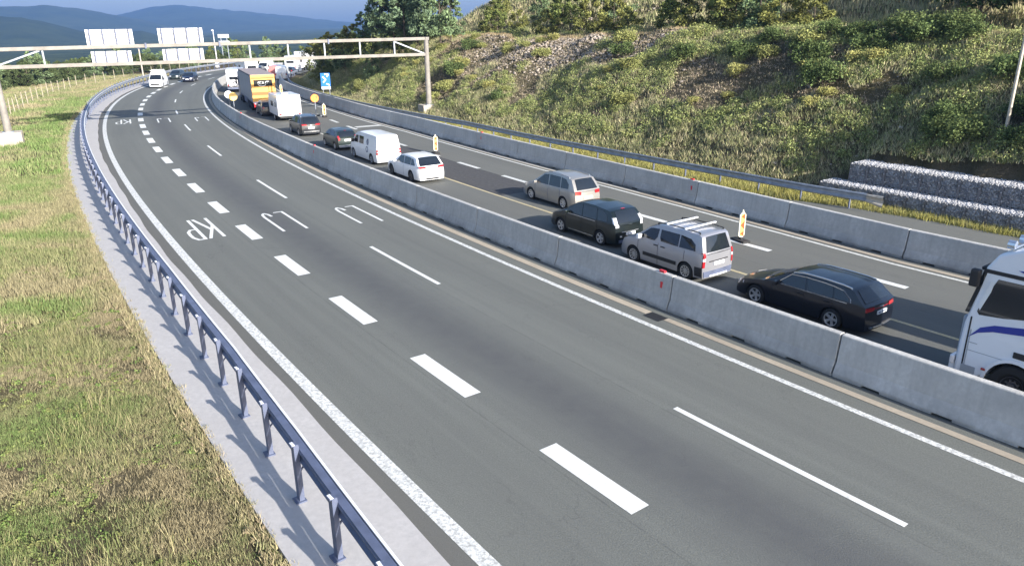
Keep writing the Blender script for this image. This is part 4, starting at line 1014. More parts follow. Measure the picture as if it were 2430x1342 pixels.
for x in (-1, 1):
    MB().box((x * 1.0, y0 - .04, .78), (.36, .04, .18)).build("tail_light", M['red'], t)
    for y in (2.6, 3.9, 5.2): add_wheel(t, x * 1.05, y0 + y, .5, .34, 'truck', M['galv_dark'])
    MB().box((x * 1.2, y0 + 8.2, .72), (.05, 3.2, .55)).build("side_guard", M['galv_dark'], t)
    for y in (12.6, 15.0): add_wheel(t, x * 1.05, y0 + y, .5, .32, 'truck', M['galv_dark'])
pc = paint('truck_blue', (.03, .07, .16), .1); MB().prism([(y1 + .5, .5), (y1 + .5, 3.1), (y1 + 1.1, 3.75), (y1 + 1.9, 3.6), (y1 + 2.6, 2.9), (y1 + 2.75, 1.5), (y1 + 2.75, .5)], 'x', -1.23, 1.23).build("cab", pc, t, bevel=.08)
for x in (-1, 1):
    MB().box((x * 1.24, y1 + 2.0, 2.3), (.03, .8, .8)).build("side_window", M['glass'], t); MB().box((x * 1.42, y1 + 2.5, 2.4), (.18, .2, .8)).build("mirror", M['dark'], t, bevel=.03)
MB().box((0, y1 + 2.72, 2.4), (2.2, .06, .9)).build("windshield", M['glass'], t)

# -- white truck cab at the right edge of the view, with its box semi-trailer
cw = paint('cab_white', (.76, .79, .84), 0, .3); cb = plain('cab_blue', (.012, .03, .30), .35, coat=.4); cf = plain('cab_grey', (.33, .36, .40), .5)
def big_truck(label, s_front, o_mid, group):
    L = 15.5; s = s_front - L / 2; yf = L / 2
    t = empty("semi_truck", P3(s, o_mid), head(s_front - 1), label, "truck", group)
    sp = head(s_front - 1); f = Vector(P3(s_front, o_mid)); t.location = f - Vector((-math.sin(sp), math.cos(sp), 0)) * yf
    t.scale = (1, 1, 1.07); W = 1.25
    side = [(-2.3, .95), (-2.3, 3.55), (-1.95, 3.80), (-1.0, 3.78), (-.52, 3.58), (-.30, 3.22), (-.20, 2.62), (-.06, 1.78), (-.03, 1.2), (-.02, .42), (-.42, .40)]
    ar = [(-1.38 + .62 * math.cos(a), .52 + .62 * math.sin(a)) for a in np.linspace(R(8), R(172), 14)]
    pts = [(yf + y, z) for y, z in side + ar]
    MB().prism(pts, 'x', -W, W).build("cab", cw, t, smooth=True, bevel=.07, seg=3)
    for x in (-1, 1):
        wp = [(-1.66, 2.27), (-1.66, 3.0), (-.62, 3.0), (-.48, 2.66), (-.30, 2.14), (-.36, 2.06), (-.9, 2.12)]
        q = [(yf + y, z) for y, z in wp]; MB().prism(q, 'x', x * (W - .02), x * (W + .008)).build("side_window", M['glass'], t)
        q = [(yf + y, z) for y, z in ((-.36, 2.18), (-.52, 2.66), (-.56, 2.92), (-.48, 2.92), (-.30, 2.3))]; MB().prism(q, 'x', x * (W + .009), x * (W + .02)).build("window_trim", M['plate'], t)
        st = [(-2.3, 1.92), (-2.3, 2.12), (-1.4, 2.02), (-.75, 1.90), (-.45, 1.76), (-.22, 1.46), (-.42, 1.62), (-.75, 1.74), (-1.4, 1.84)]
        q = [(yf + y, z) for y, z in st]; MB().prism(q, 'x', x * (W - .02), x * (W + .011)).build("blue_stripe", cb, t)
        q = [(yf + y, z) for y, z in ((-2.2, 3.28), (-2.2, 3.42), (-1.0, 3.3), (-1.2, 3.24))]; MB().prism(q, 'x', x * (W - .02), x * (W + .011)).build("roof_stripe", cb, t)
        q = [(yf + y, z) for y, z in ((-.03, 2.06), (-.12, 2.06), (-.26, 2.62), (-.36, 3.14), (-.27, 3.14), (-.16, 2.62))]; MB().prism(q, 'x', x * (W - .08), x * (W + .006)).build("windshield_edge", M['glass'], t)
        MB().box((x * (W + .003), yf - 1.28, 3.14), (.014, 2.0, .09)).build("roof_band", M['dark'], t)
        MB().box((x * (W + .003), yf - .21, 1.25), (.014, .035, 1.45)).build("corner_gap", M['dark'], t); MB().box((x * (W + .005), yf - .36, .62), (.02, .34, .26)).build("step_panel", cf, t)
        MB().box((x * (W - .16), yf + .05, .78), (.34, .12, .22)).build("headlight", M['clear'], t, bevel=.03)
        MB().box((x * (W + .012), yf - 1.42, 1.34), (.03, .28, .15)).build("door_handle", M['dark'], t, bevel=.03)
        b = MB(); b.box((x * (W + .004), yf - .36, 1.34), (.012, .2, .014)); b.box((x * (W + .004), yf - 1.0, 1.14), (.012, 1.5, .012)); b.box((x * (W + .004), yf - 1.72, 1.55), (.012, .012, .84)); b.box((x * (W + .004), yf - .26, 1.06), (.012, .02, 1.2)); b.build("door_gap", cf, t)
        rim_ = [(yf - 1.38 + r_ * math.cos(a), .52 + r_ * math.sin(a)) for r_, seq in ((.70, np.linspace(R(5), R(175), 14)), (.615, np.linspace(R(175), R(5), 14))) for a in seq]
        MB().prism(rim_, 'x', x * (W - .02), x * (W + .03)).build("arch_trim", cw, t)
        MB().box((x * (W + .10), yf - .14, 2.95), (.18, .22, .42)).build("mirror", M['dark'], t, bevel=.04)
        MB().box((x * (W + .02), yf - .72, .78), (.05, .10, .05)).build("marker_lamp", M['red'], t)
        add_wheel(t, x * 1.07, yf - 1.38, .52, .32, 'truck', M['rim_dark']); add_wheel(t, x * 1.0, yf - 5.0, .52, .34, 'truck', M['rim_dark'])
        for y in (10.2, 11.5, 12.8): add_wheel(t, x * 1.05, yf - y, .5, .34, 'truck', M['rim_dark'])
    MB().prism([(yf - .40, 2.05), (yf - .08, 2.02), (yf - .24, 3.02), (yf - .40, 3.02)], 'x', -1.1, 1.1).build("windshield", M['glass'], t)
    MB().box((0, yf - .24, 3.16), (2.3, .16, .09), 0, 0, R(-14)).build("sun_visor", M['dark'], t, bevel=.03)
    MB().box((0, yf + .04, 1.35), (1.9, .10, 1.0)).build("grille", cf, t, bevel=.04); MB().box((0, yf + .05, .52), (2.42, .16, .42)).build("bumper", cw, t, bevel=.05)
    lb = MB(); lb.tube((-1.15, yf - .75, 3.74), (1.15, yf - .75, 3.74), .03, .03, 8)
    for x in (-1.1, -.4, .4, 1.1): lb.tube((x, yf - .78, 3.82), (x, yf - .62, 3.82), .10, .10, 12)
    lb.build("light_bar", M['chrome'], t); MB().tube((-1.05, yf - 1.0, 3.8), (-.9, yf - .9, 4.25), .012, .008, 5).build("antenna", M['dark'], t)
    MB().box((0, yf - 1.4, .75), (1.2, 2.2, .6)).build("underbody", M['dark'], t)
    MB().box((0, yf - 9.0, 2.45), (2.5, 12.8, 2.75)).build("trailer_box", cw, t, bevel=.03); MB().box((0, yf - 8.5, .85), (1.0, 13, .4)).build("chassis", M['dark'], t)
    return t
big_truck("white truck cab with a curved blue stripe at the right edge", -4.35, 11.45, None)
big_truck("white truck behind the right edge in the lane next to the white cab", -6.4, 15.3, None)

# -- vehicles in the bend
def simple_van(name, s_rear, o, label, cat, rev=False, pmx=None, L=5.6, H=2.5, group="vehicles in the bend", at=None, rz=None):
    t = vroot(name, s_rear, o, L, label, cat, group, rev)
    if at: t.location = (*at_ground(*at), 0)
    if rz is not None: t.rotation_euler = (0, 0, rz)
    B = panel_van(t, pmx or pm2, L, 2.0, H); B.mirrors(1.1, 1.3, t, M['dark'], (.22, .14, .3)); B.headlight(.72, .9, t); B.taillight(.74, 1.06, .08, .14, t)
    P = [[B.front(v, z) + Vector((0, .015, 0)) for v in np.linspace(-.8, .8, 6)] for z in (.38, .62)]; MB().grid(P).build("grille", M['dark'], t)
    for y in (.95, .95 + 3.4 * L / 5.29):
        for x in (-1, 1): add_wheel(t, x * .86, L / 2 - y, .35, .22, 'cover', M['galv'])
    return t, B
t, B = simple_van("delivery_van", 117.6, -1.0, "white delivery van with a roof load driving towards the camera", "van", True, H=2.35)
b = MB()
for y in (-1.6, -.4, .8): b.bar((-.85, y, 2.48), (.85, y, 2.48), .06, .05)
for x in (-.7, -.2, .3, .7): b.bar((x, -1.9, 2.54), (x, 1.2, 2.54), .07, .06)
b.build("roof_rack", M['alu'], t)
pm = paint('oncoming_blue', (.012, .015, .035), .3); t = vroot("saloon_car", 128.6, 1.75, 4.3, "dark blue car with bright headlights driving towards the camera", "car", "vehicles in the bend", True)
B = hatch(t, pm, 4.3, 1.82, 1.5); B.headlight(.55, .72, t); B.mirrors(1.4, 1.05, t, pm); P = [[B.front(v, z) + Vector((0, .02, 0)) for v in np.linspace(-.35, .35, 5)] for z in (.42, .56)]; MB().grid(P).build("number_plate", M['plate'], t)
for y in (.84, 3.5):
    for x in (-1, 1): add_wheel(t, x * .78, 2.15 - y, .32, .2, 'cover')
pm = paint('distant_green', (.03, .04, .04), .3); t = vroot("hatchback", 135.5, -2.2, 4.2, "dark car partly hidden behind the white delivery van", "car", "vehicles in the bend", True)
B = hatch(t, pm, 4.2, 1.8, 1.55); B.headlight(.55, .7, t)
for y in (.82, 3.42):
    for x in (-1, 1): add_wheel(t, x * .76, 2.1 - y, .32, .2, 'cover')
def motorhome(s_rear, o, label, at=None, L=6.2, H=3.0, body=None, rev=False, kind="motorhome"):
    t = vroot(kind, s_rear, o, L, label, "motorhome" if kind == "motorhome" else "truck", "vehicles in the bend", rev)
    if at: t.location = (*at_ground(*at), 0)
    w = body or pw
    MB().prism([(-L / 2, .55), (-L / 2, H - .15), (-L / 2 + .15, H), (L / 2 - .5, H), (L / 2 - .15, H - .45), (L / 2 - .3, H - 1.0), (L / 2 - 1.2, H - 1.05), (L / 2 - 1.2, .55)], 'x', -1.13, 1.13).build("body", w, t, bevel=.06)
    MB().prism([(L / 2 - 1.25, .5), (L / 2 - 1.25, H - 1.1), (L / 2 - .6, H - 1.1), (L / 2 - .05, 1.2), (L / 2 + .3, 1.0), (L / 2 + .35, .5)], 'x', -1.0, 1.0).build("cab", w, t, bevel=.06)
    MB().box((0, -L / 2 - .02, H - 1.15), (1.5, .04, .42)).build("rear_window", M['glass'], t); MB().box((0, -L / 2 - .05, .62), (2.2, .12, .24)).build("bumper", M['galv_dark'], t)
    MB().box((0, -L / 2 - .02, H - .45), (2.2, .05, .05)).build("trim_line", M['galv_dark'], t)
    for x in (-1, 1):
        MB().box((x * 1.135, .2, H - 1.1), (.03, 1.1, .5)).build("side_window", M['glass'], t); MB().box((x * .95, -L / 2 - .03, 1.0), (.16, .05, .4)).build("tail_light", M['red'], t)
        for y in (-L / 2 + 1.6, L / 2 - .5): add_wheel(t, x * .95, y, .35, .24, 'cover', M['galv'])
    return t
t = motorhome(103.5, 11.4, "white motorhome with a dark rear window strip, left of the orange backed truck", H=3.15)
b = MB(); yb = -3.1 - .28                                                     # bicycle carrier on its tail
for x0 in (-.9, .1):
    b.lathe([(.33, -.02), (.36, 0), (.33, .02)], 16, 'x', (0, 0, 0)) if False else None
    for cx_ in (x0, x0 + .85):
        for k in range(12): a, c = 2 * math.pi * k / 12, 2 * math.pi * (k + 1) / 12; b.tube((cx_ + .32 * math.cos(a), yb, 1.25 + .32 * math.sin(a)), (cx_ + .32 * math.cos(c), yb, 1.25 + .32 * math.sin(c)), .03, .03, 5, False)
b.bar((-1.2, yb, .88), (1.2, yb, .88), .1, .06)
b.build("bicycle_carrier", M['dark'], t)
motorhome(0, 0, "white motorhome rounding the bend beyond the grey curtain truck", (588, 186), H=3.2)
bend = [((632, 172), 'v', None, 2.5, "small white van facing the camera in the far queue"), ((657, 184), 'r', (.62, .2, .18), 2.1, "pale red van in the far queue"),
        ((673, 187), 'v', None, 2.2, "white van at the foot of the dark slope in the far queue"), ((703, 169), 'm', None, 3.1, "bright white box truck in the far queue"),
        ((727, 163), 'm', None, 3.6, "tallest white box truck at the end of the far queue"), ((618, 176), 'h', None, 1.5, "dark car beyond the orange backed truck, left one"), ((690, 178), 'h', None, 1.5, "dark car in the far queue before the white box truck"), ((664, 172), 's', None, 1.5, "silver car in the far queue")]
for (px, kd, c, H, lb) in bend:
    x, y = at_ground(*px); S1, O1 = so_of(np.array([x]), np.array([y])); sv = float(S1[0]); rz = head(sv)
    if kd == 'v': simple_van("delivery_van", sv, 0, lb, "van", px[0] == 632, None, 5.4, H, at=px, rz=rz + (math.pi if px[0] == 632 else 0))
    elif kd == 'r': simple_van("delivery_van", sv, 0, lb, "van", False, paint('pale_red', c), 4.6, H, at=px, rz=rz)
    elif kd == 'm':
        m_ = motorhome(sv, 0, lb, px, 6.5, H, paint('box_' + str(px[0]), c) if c else None, kind="box_truck"); m_.rotation_euler = (0, 0, rz)
    else:
        pm = paint('far_' + str(px[0]), (.35, .36, .38) if kd == 's' else (.02, .022, .03), .3); t = vroot("hatchback", sv, 0, 4.2, lb, "car", "vehicles in the bend"); t.location = (x, y, 0); t.rotation_euler = (0, 0, rz)
        B = hatch(t, pm, 4.2, 1.8, 1.52); B.taillight(.78, 1.0, .2, .2, t)
        for yy in (.82, 3.42):
            for xx in (-1, 1): add_wheel(t, xx * .76, 2.1 - yy, .32, .2, 'cover')
# ------------------------------------------------------------------ vegetation
RNG = np.random.default_rng(11)
def tuft_mesh(name, P, hmin, hmax, nb, wid, spread, colf, lean=.35):
    """grass: every tuft is nb pointed blades; colf gives a colour per tuft"""
    n = len(P); C = colf(P); q = n * nb
    base = np.repeat(P, nb, 0) + np.concatenate([RNG.normal(0, spread, (q, 2)), np.zeros((q, 1))], 1)
    hh = np.repeat(RNG.uniform(hmin, hmax, n), nb) * RNG.uniform(.6, 1.15, q); a = RNG.uniform(0, 2 * math.pi, q); b = RNG.uniform(0, 2 * math.pi, q)
    w = wid * RNG.uniform(.6, 1.4, q); d = np.stack([np.cos(a) * w, np.sin(a) * w, np.zeros(q)], 1)
    ln = lean * hh * RNG.uniform(.2, 1.2, q); tip = base + np.stack([np.cos(b) * ln, np.sin(b) * ln, hh], 1)
    base[:, 2] -= .03
    V = np.stack([base - d, base + d, tip], 1).reshape(-1, 3); F = np.arange(q * 3).reshape(-1, 3)
    cc = np.repeat(C, nb, 0) * RNG.uniform(.7, 1.3, (q, 1)); return tag(npmesh(name, V, F, M['leaf'], np.repeat(np.clip(cc, 0, 1), 3, 0)), kind='stuff')
def mixcol(cols, w):
    w = np.stack(w, 1); w = w / w.sum(1, keepdims=True); return w @ np.array(cols)
GREEN, STRAW, DRY, LUSH, OLIVE = (.135, .172, .068), (.35, .305, .18), (.27, .22, .15), (.095, .17, .045), (.15, .165, .06)
def verge_col(P):
    a = vnoise(P[:, 0], P[:, 1], 1.8, 5); b = vnoise(P[:, 0], P[:, 1], 5, 6); c = RNG.random(len(P))
    s, o = so_of(P[:, 0], P[:, 1]); lush = sstep(24, 60, s) * sstep(-11.5, -8, o) * .9 + sstep(.62, .8, a) * .8
    lush = lush * (1 - sstep(95, 120, s))
    return mixcol([GREEN, STRAW, DRY, LUSH], [.45 + b * .4 + 0 * c, (.22 + .5 * (1 - b)) * (c > .45), .12 + (a < .38) * .9 + (o > -7.2) * .4 * (b > .4), lush * 1.6])
def so_points(s0, s1, oa, ob, n):
    s = RNG.uniform(s0, s1, n); u = RNG.random(n); fa = oa(s) if callable(oa) else oa; fb = ob(s) if callable(ob) else ob
    o = fa + (fb - fa) * u; x, y, _ = xy(s, o); return np.stack([x, y, ground_z(x, y)], 1), s, o
P, s, o = so_points(-13, 16, -15, -6.15, 52000); keep = RNG.random(len(P)) < .35 + .65 * (vnoise(P[:, 0], P[:, 1], 1.3, 8) > .33); tuft_mesh("grass", P[keep], .04, .13, 9, .007, .07, verge_col, .9)
P, s, o = so_points(-6, 18, -15, -7.6, 2600); keep = vnoise(P[:, 0], P[:, 1], 2.6, 9) > .5; tuft_mesh("tall_grass", P[keep], .2, .52, 9, .006, .12, lambda P: mixcol([STRAW, GREEN, OLIVE], [RNG.random(len(P)) * .9, RNG.random(len(P)) * 1.1, RNG.random(len(P)) * .7]), .5)
P, s, o = so_points(16, 45, -21, -6.2, 26000); tuft_mesh("grass", P, .08, .28, 9, .015, .12, verge_col, .5)
P, s, o = so_points(45, 150, lambda s: -30 + 0 * s, -6.2, 26000); tuft_mesh("grass", P, .12, .4, 8, .035, .2, verge_col, .5)
P, s, o = so_points(-12, 130, -6.55, -5.95, 11000); kp = o < -6.22 + .26 * (vnoise(P[:, 0], P[:, 1], .8, 31) - .35) ; P = P[kp]; P[:, 2] = np.maximum(P[:, 2], .02); tuft_mesh("edge_weeds", P, .04, .16, 8, .012, .05, lambda P: mixcol([DRY, GREEN, STRAW], [RNG.random(len(P)) for _ in range(3)]), .9)
P, s, o = so_points(-8, 30, -15, -6.6, 2600); P = P[vnoise(P[:, 0], P[:, 1], 1.6, 33) > .52]
WEEDS = P
# verge between far barrier and guardrail
vo0 = lambda s: np.interp(s, [-14, 3, 9, 16, 24, 60, 110], [27.5, 27.2, 26.7, 24.4, 22.9, 22.2, 19.5]); vo1 = lambda s: np.interp(s, FT_S, FT_O) - .2
YEL = (.30, .27, .05)
P, s, o = so_points(-12, 60, vo0, vo1, 9000); keep = ~((s < 11.5) & (o > 28.1)); tuft_mesh("verge_weeds", P[keep], .12, .42, 12, .016, .12, lambda P: mixcol([YEL, OLIVE, GREEN, STRAW], [RNG.random(len(P)) * 1.2, RNG.random(len(P)), RNG.random(len(P)), RNG.random(len(P)) * .6]), .5)
P, s, o = so_points(60, 130, vo0, vo1, 5000); tuft_mesh("verge_weeds", P, .15, .5, 9, .03, .2, lambda P: mixcol([STRAW, OLIVE, GREEN], [RNG.random(len(P)) for _ in range(3)]), .5)

def leaf_clumps(P, r, n, size, col, flat=.7):
    """n leaf-sized quads scattered through every clump"""
    q = len(P) * n; c = np.repeat(P, n, 0); rr = np.repeat(r, n)[:, None]
    d = RNG.normal(0, 1, (q, 3)); d /= np.linalg.norm(d, axis=1, keepdims=True); d *= RNG.random((q, 1)) ** .45; d[:, 2] = d[:, 2] * flat
    ctr = c + d * rr; u = RNG.normal(0, 1, (q, 3)); u /= np.linalg.norm(u, axis=1, keepdims=True); w = RNG.normal(0, 1, (q, 3)); w = np.cross(u, w); w /= np.linalg.norm(w, axis=1, keepdims=True)
    s_ = (size * RNG.uniform(.6, 1.4, q))[:, None]; u = u * s_; w = w * s_ * .6
    V = np.stack([ctr - u, ctr - w, ctr + u, ctr + w], 1).reshape(-1, 3); F = np.arange(q * 4).reshape(-1, 4)
    cc = np.repeat(np.repeat(col, n, 0) * RNG.uniform(.65, 1.35, (q, 1)), 4, 0); return V, F, np.clip(cc, 0, 1)
# slope cover
V, F, C = leaf_clumps(WEEDS + np.array([0, 0, .06]), RNG.uniform(.06, .17, len(WEEDS)), 26, .026, mixcol([(.08, .15, .04), (.12, .17, .05), (.19, .17, .08)], [RNG.random(len(WEEDS)) for _ in range(3)]), .5); tag(npmesh("broadleaf_weeds", V, F, M['leaf'], C), kind='stuff')
fo0 = lambda s: np.interp(s, FT_S, FT_O)
P, s, o = so_points(-30, 135, lambda s: fo0(s) - .2, lambda s: fo0(s) + 17, 95000)
bare = vnoise(P[:, 0], P[:, 1], 4.2, 12) * .6 + vnoise(P[:, 0], P[:, 1], 1.7, 13) * .4
screeM = np.exp(-((s - 52) / 14) ** 2) * sstep(6.5, 9.5, o - fo0(s)) * (1 - sstep(12.6, 13.4, o - fo0(s)))
gab = (s < 11.6) & (o < 31.0)
low = 1 - sstep(0, 4.5, o - fo0(s))
keep = (bare + low * .25 > .40 + screeM * .35) & ~gab
def slope_col(P):
    a = vnoise(P[:, 0], P[:, 1], 3.0, 14); b = vnoise(P[:, 0], P[:, 1], 9, 15); c = RNG.random(len(P))
    return mixcol([(.21, .255, .10), (.33, .295, .18), (.115, .155, .065), (.42, .35, .255)], [.5 + .6 * a, .3 + .5 * b, .55 * (c > .55), .95 * (c < .45)])
Pk = P[keep]; tuft_mesh("slope_grass", Pk, .12, .42, 8, .022, .18, slope_col, .8)
Pb = P[~keep & ~gab]; tuft_mesh("slope_litter", Pb[RNG.random(len(Pb)) < .6], .04, .16, 7, .02, .2, lambda P: mixcol([(.40, .33, .25), (.30, .25, .19), (.24, .24, .12)], [RNG.random(len(P)) for _ in range(3)]), 1.2)
Pp, sp_, op_ = so_points(-20, 120, lambda s: fo0(s) + 12.3, lambda s: fo0(s) + 13.9, 9000); tuft_mesh("crest_grass", Pp, .08, .28, 9, .02, .15, lambda P: mixcol([(.34, .27, .17), (.26, .21, .12), (.19, .19, .08)], [RNG.random(len(P)) + .2, RNG.random(len(P)), RNG.random(len(P)) * .6]), .8)
sel = keep & (RNG.random(len(P)) < .13) & (o - fo0(s) > .8) & (vnoise(P[:, 0], P[:, 1], 2.4, 16) > .42); Q = P[sel]; rr = RNG.uniform(.22, .6, len(Q)); Q = Q + np.stack([0 * rr, 0 * rr, rr * .45], 1)
V, F, C = leaf_clumps(Q, rr, 95, .058, mixcol([(.20, .245, .085), (.28, .28, .115), (.115, .16, .065)], [RNG.random(len(Q)) + .2, RNG.random(len(Q)) * .8, RNG.random(len(Q)) * .8])); tag(npmesh("slope_scrub", V, F, M['leaf'], C), kind='stuff')
P, s, o = so_points(-30, 120, lambda s: fo0(s) + 17, lambda s: fo0(s) + 60, 34000); tuft_mesh("slope_grass", P, .2, .7, 8, .04, .3, slope_col, .5)
# loose stones near the crest
P, s, o = so_points(30, 72, lambda s: fo0(s) + 5, lambda s: fo0(s) + 13, 9000); k = np.exp(-((s - 52) / 13) ** 2) * sstep(4.5, 10, o - fo0(s)); sel = RNG.random(len(P)) < k * .75; Q = P[sel]
P2, s2, o2 = so_points(-5, 100, lambda s: fo0(s) + 1, lambda s: fo0(s) + 12, 420); Q = np.concatenate([Q, P2[vnoise(P2[:, 0], P2[:, 1], 5, 17) > .5]])
P3_, s3, o3 = so_points(45, 85, lambda s: fo0(s) + 20, lambda s: fo0(s) + 34, 700); Q = np.concatenate([Q, P3_])
n = len(Q); cube = np.array([(x, y, z) for z in (-1, 1) for y in (-1, 1) for x in (-1, 1)], float); r = RNG.uniform(.03, .15, n)
V = cube[None] * RNG.uniform(.5, 1.2, (n, 8, 3)) * r[:, None, None]; a = RNG.uniform(0, 6.28, n); ca, sa = np.cos(a)[:, None], np.sin(a)[:, None]
V = np.stack([V[:, :, 0] * ca - V[:, :, 1] * sa, V[:, :, 0] * sa + V[:, :, 1] * ca, V[:, :, 2] * .6], 2) + Q[:, None, :]
F = (np.array([(0, 2, 3, 1), (4, 5, 7, 6), (0, 1, 5, 4), (2, 6, 7, 3), (0, 4, 6, 2), (1, 3, 7, 5)])[None] + np.arange(n)[:, None, None] * 8).reshape(-1, 4)
tag(npmesh("rubble", V.reshape(-1, 3), F, M['rock']), kind='stuff')

# shrubs and trees: prototypes with their own crown and stem, then copies
def shrub_proto(r, h, base, leaf=.07, n=26, seed=0):
    rg = np.random.default_rng(seed); root = empty("shrub", (0, 0, -70))
    m = max(8, int(20 * r)); th = rg.uniform(0, 6.28, m); q = np.sqrt(rg.random(m)) * r * .8; P = np.stack([q * np.cos(th), q * np.sin(th), h * (.25 + .6 * rg.random(m) * (1 - (q / r) ** 2 * .6))], 1)
    col = np.array(base)[None] * rg.uniform(.65, 1.4, (m, 1)); V, F, C = leaf_clumps(P, rg.uniform(.28, .5, m) * (.6 + .5 * r), n * 2, leaf, col, .85); npmesh("crown", V, F, M['leaf'], C, root)
    b = MB()
    for k in range(7): a = k * .9; b.tube((0, 0, -.1), (math.cos(a) * r * .5, math.sin(a) * r * .5, h * .7), .035, .01, 5, False)
    b.build("trunk", M['bark'], root); return root
def tree_proto(h, r, base, leaf=.16, conic=False, seed=0, nc=60, n=70, trunkf=.28):
    rg = np.random.default_rng(seed); root = empty("tree", (0, 0, -80)); P = []; rad_ = []; b = MB(); rgp = random.Random(seed)
    b.tube((0, 0, -.3), (0, 0, h * .55), .035 * h * .5, .018 * h * .5, 8, False); b.tube((0, 0, h * .55), (.05 * h * .3, 0, h * .92), .018 * h * .5, .01, 6, False)
    for k in range(nc):
        u = rg.random(); z = h * (trunkf + (1 - trunkf) * u * .97); prof = (1 - u) ** .75 + .06 if conic else math.sin(math.pi * min(1, .18 + .82 * u) ** .9) ** .6 * (.55 + .45 * (1 - u)) + .08
        a = rg.uniform(0, 6.28); q = r * prof * rg.uniform(.25, 1.0) ** .6 * (1 + .25 * math.sin(3 * a + seed)); p = (q * math.cos(a), q * math.sin(a), z); P.append(p); rad_.append(rg.uniform(.16, .30) * r * (.55 + .6 * (1 - u)))
        if k % 2 == 0: z0 = max(h * .15, z - q * .6 - .2); b.tube((0, 0, z0), p, .012 * h * .4, .008, 5, False)
    P = np.array(P); col = np.array(base)[None] * rg.uniform(.6, 1.45, (nc, 1)); V, F, C = leaf_clumps(P, np.array(rad_), n, leaf, col, .75)
    npmesh("crown", V, F, M['leaf'], C, root); b.build("trunk", M['bark'], root); return root
used = set()
def plant(proto, x, y, sc, label, cat, group, z=None, rz=None):
    t = proto if proto not in used else copy_tree(proto); used.add(proto)
    t.location = (x, y, float(ground_z([x], [y])[0]) - .05 if z is None else z); t.scale = (sc, sc, sc * (1 + .15 * math.sin(x * 3.1))); t.rotation_euler = (0, 0, (x * 7.7 + y * 3.3) % 6.28 if rz is None else rz)
    return tag(t, label, cat, group)
def so_plant(proto, s, o, sc, label, cat, group):
    x, y, _ = xy(s, o); return plant(proto, float(x), float(y), sc, label, cat, group)
OL, DG, YG = (.18, .195, .07), (.085, .12, .045), (.25, .25, .09)
sh = [shrub_proto(1.0, 1.0, OL, .06, 52, 1), shrub_proto(1.3, 1.5, DG, .065, 55, 2), shrub_proto(.8, .8, YG, .055, 50, 3), shrub_proto(1.6, 1.9, (.09, .12, .045), .07, 55, 4)]
rg = random.Random(21)
for k in range(70):                                                  # scattered over the slope
    s = rg.uniform(-2, 110); o = fo0(s) + rg.uniform(1.5, 12); p = sh[rg.choice([0, 0, 2, 2, 1])]
    if s < 13 and o < 33: continue
    so_plant(p, s, float(o), rg.uniform(.55, 1.15), "low olive green shrub on the dry slope above the guardrail", "shrub", "shrubs on the slope")
for (s, o, sc, p) in ((18.5, 40.5, 1.0, 1), (16.5, 39.5, 1.15, 1), (15.2, 41.5, 1.2, 3), (13.6, 40.6, 1.15, 1), (12.3, 42, 1.05, 3), (11.0, 41, .95, 1), (25.5, 40, .9, 1), (27, 38.6, 1.0, 1), (24, 38, .85, 0)):
    so_plant(sh[p], s, o, sc, "dense dark green bush on the crest towards the right edge", "bush", "dark bushes on the crest")
for (s, o, sc) in ((88, 37.2, 1.1), (84, 36.3, 1.25), (92, 36.6, 1.3), (97, 35.6, 1.2)): so_plant(sh[3], s, o, sc, "dark bush on the slope behind the gantry post", "bush", "bushes behind the gantry post")
for k in range(9):                                                  # dark growth around the pole at the right edge
    s = 3.0 + rg.uniform(-2.5, 9); o = 32.6 + rg.uniform(-.4, 4.5)
    so_plant(sh[rg.choice([1, 3])], s, o, rg.uniform(.7, 1.1), "dark shaded bush behind the gabions by the lamp pole", "bush", "bushes by the lamp pole")
tp = [tree_proto(5.5, 2.2, (.10, .125, .04), .13, False, 31, 46, 80), tree_proto(7.5, 2.5, (.10, .145, .085), .15, True, 32, 64, 80, .12), tree_proto(4.2, 2.3, (.13, .14, .045), .12, False, 33, 40, 80, .15), tree_proto(9, 3.4, (.05, .075, .028), .17, False, 34, 70, 90), tree_proto(6.5, 2.4, (.105, .15, .075), .14, False, 35, 56, 80, .1)]
tp.append(tree_proto(4.4, 2.5, (.06, .082, .035), .14, False, 36, 48, 80, .08))
# row on the upper bench
for (s, do, sc, p) in ((61, 15.0, .75, 2), (57.5, 15.6, .8, 0), (53.5, 15.2, .9, 2), (50.6, 16, .9, 2), (47.5, 15.2, .75, 2), (40.5, 15.8, .95, 0), (38, 15.2, .95, 2), (35.6, 16, 1.0, 0), (33.2, 15.3, .9, 2), (31, 15.8, .85, 4), (28.5, 15.4, .9, 2), (25.8, 16.2, .8, 2), (69, 16, .6, 2), (75, 16.4, .7, 0), (86, 22, .75, 2), (92, 26, .8, 0), (44, 17.5, .7, 2), (65, 19, .8, 0), (55, 20, .9, 4), (72, 21, .8, 4), (36, 20, 1.0, 0), (80, 18, .8, 2)):
    so_plant(tp[p], s, float(fo0(s)) + do, sc, "bushy olive tree along the upper bench of the slope", "tree", "trees along the upper bench")
for (s, do, sc) in ((15, 21, .75), (12, 22, .85), (9, 20.5, .8), (17.5, 24, .8), (12.5, 27, .9)):
    so_plant(tp[3], s, float(fo0(s)) + do, sc, "tall dark shaded tree above the crest at the right edge", "tree", "dark trees at the right edge")
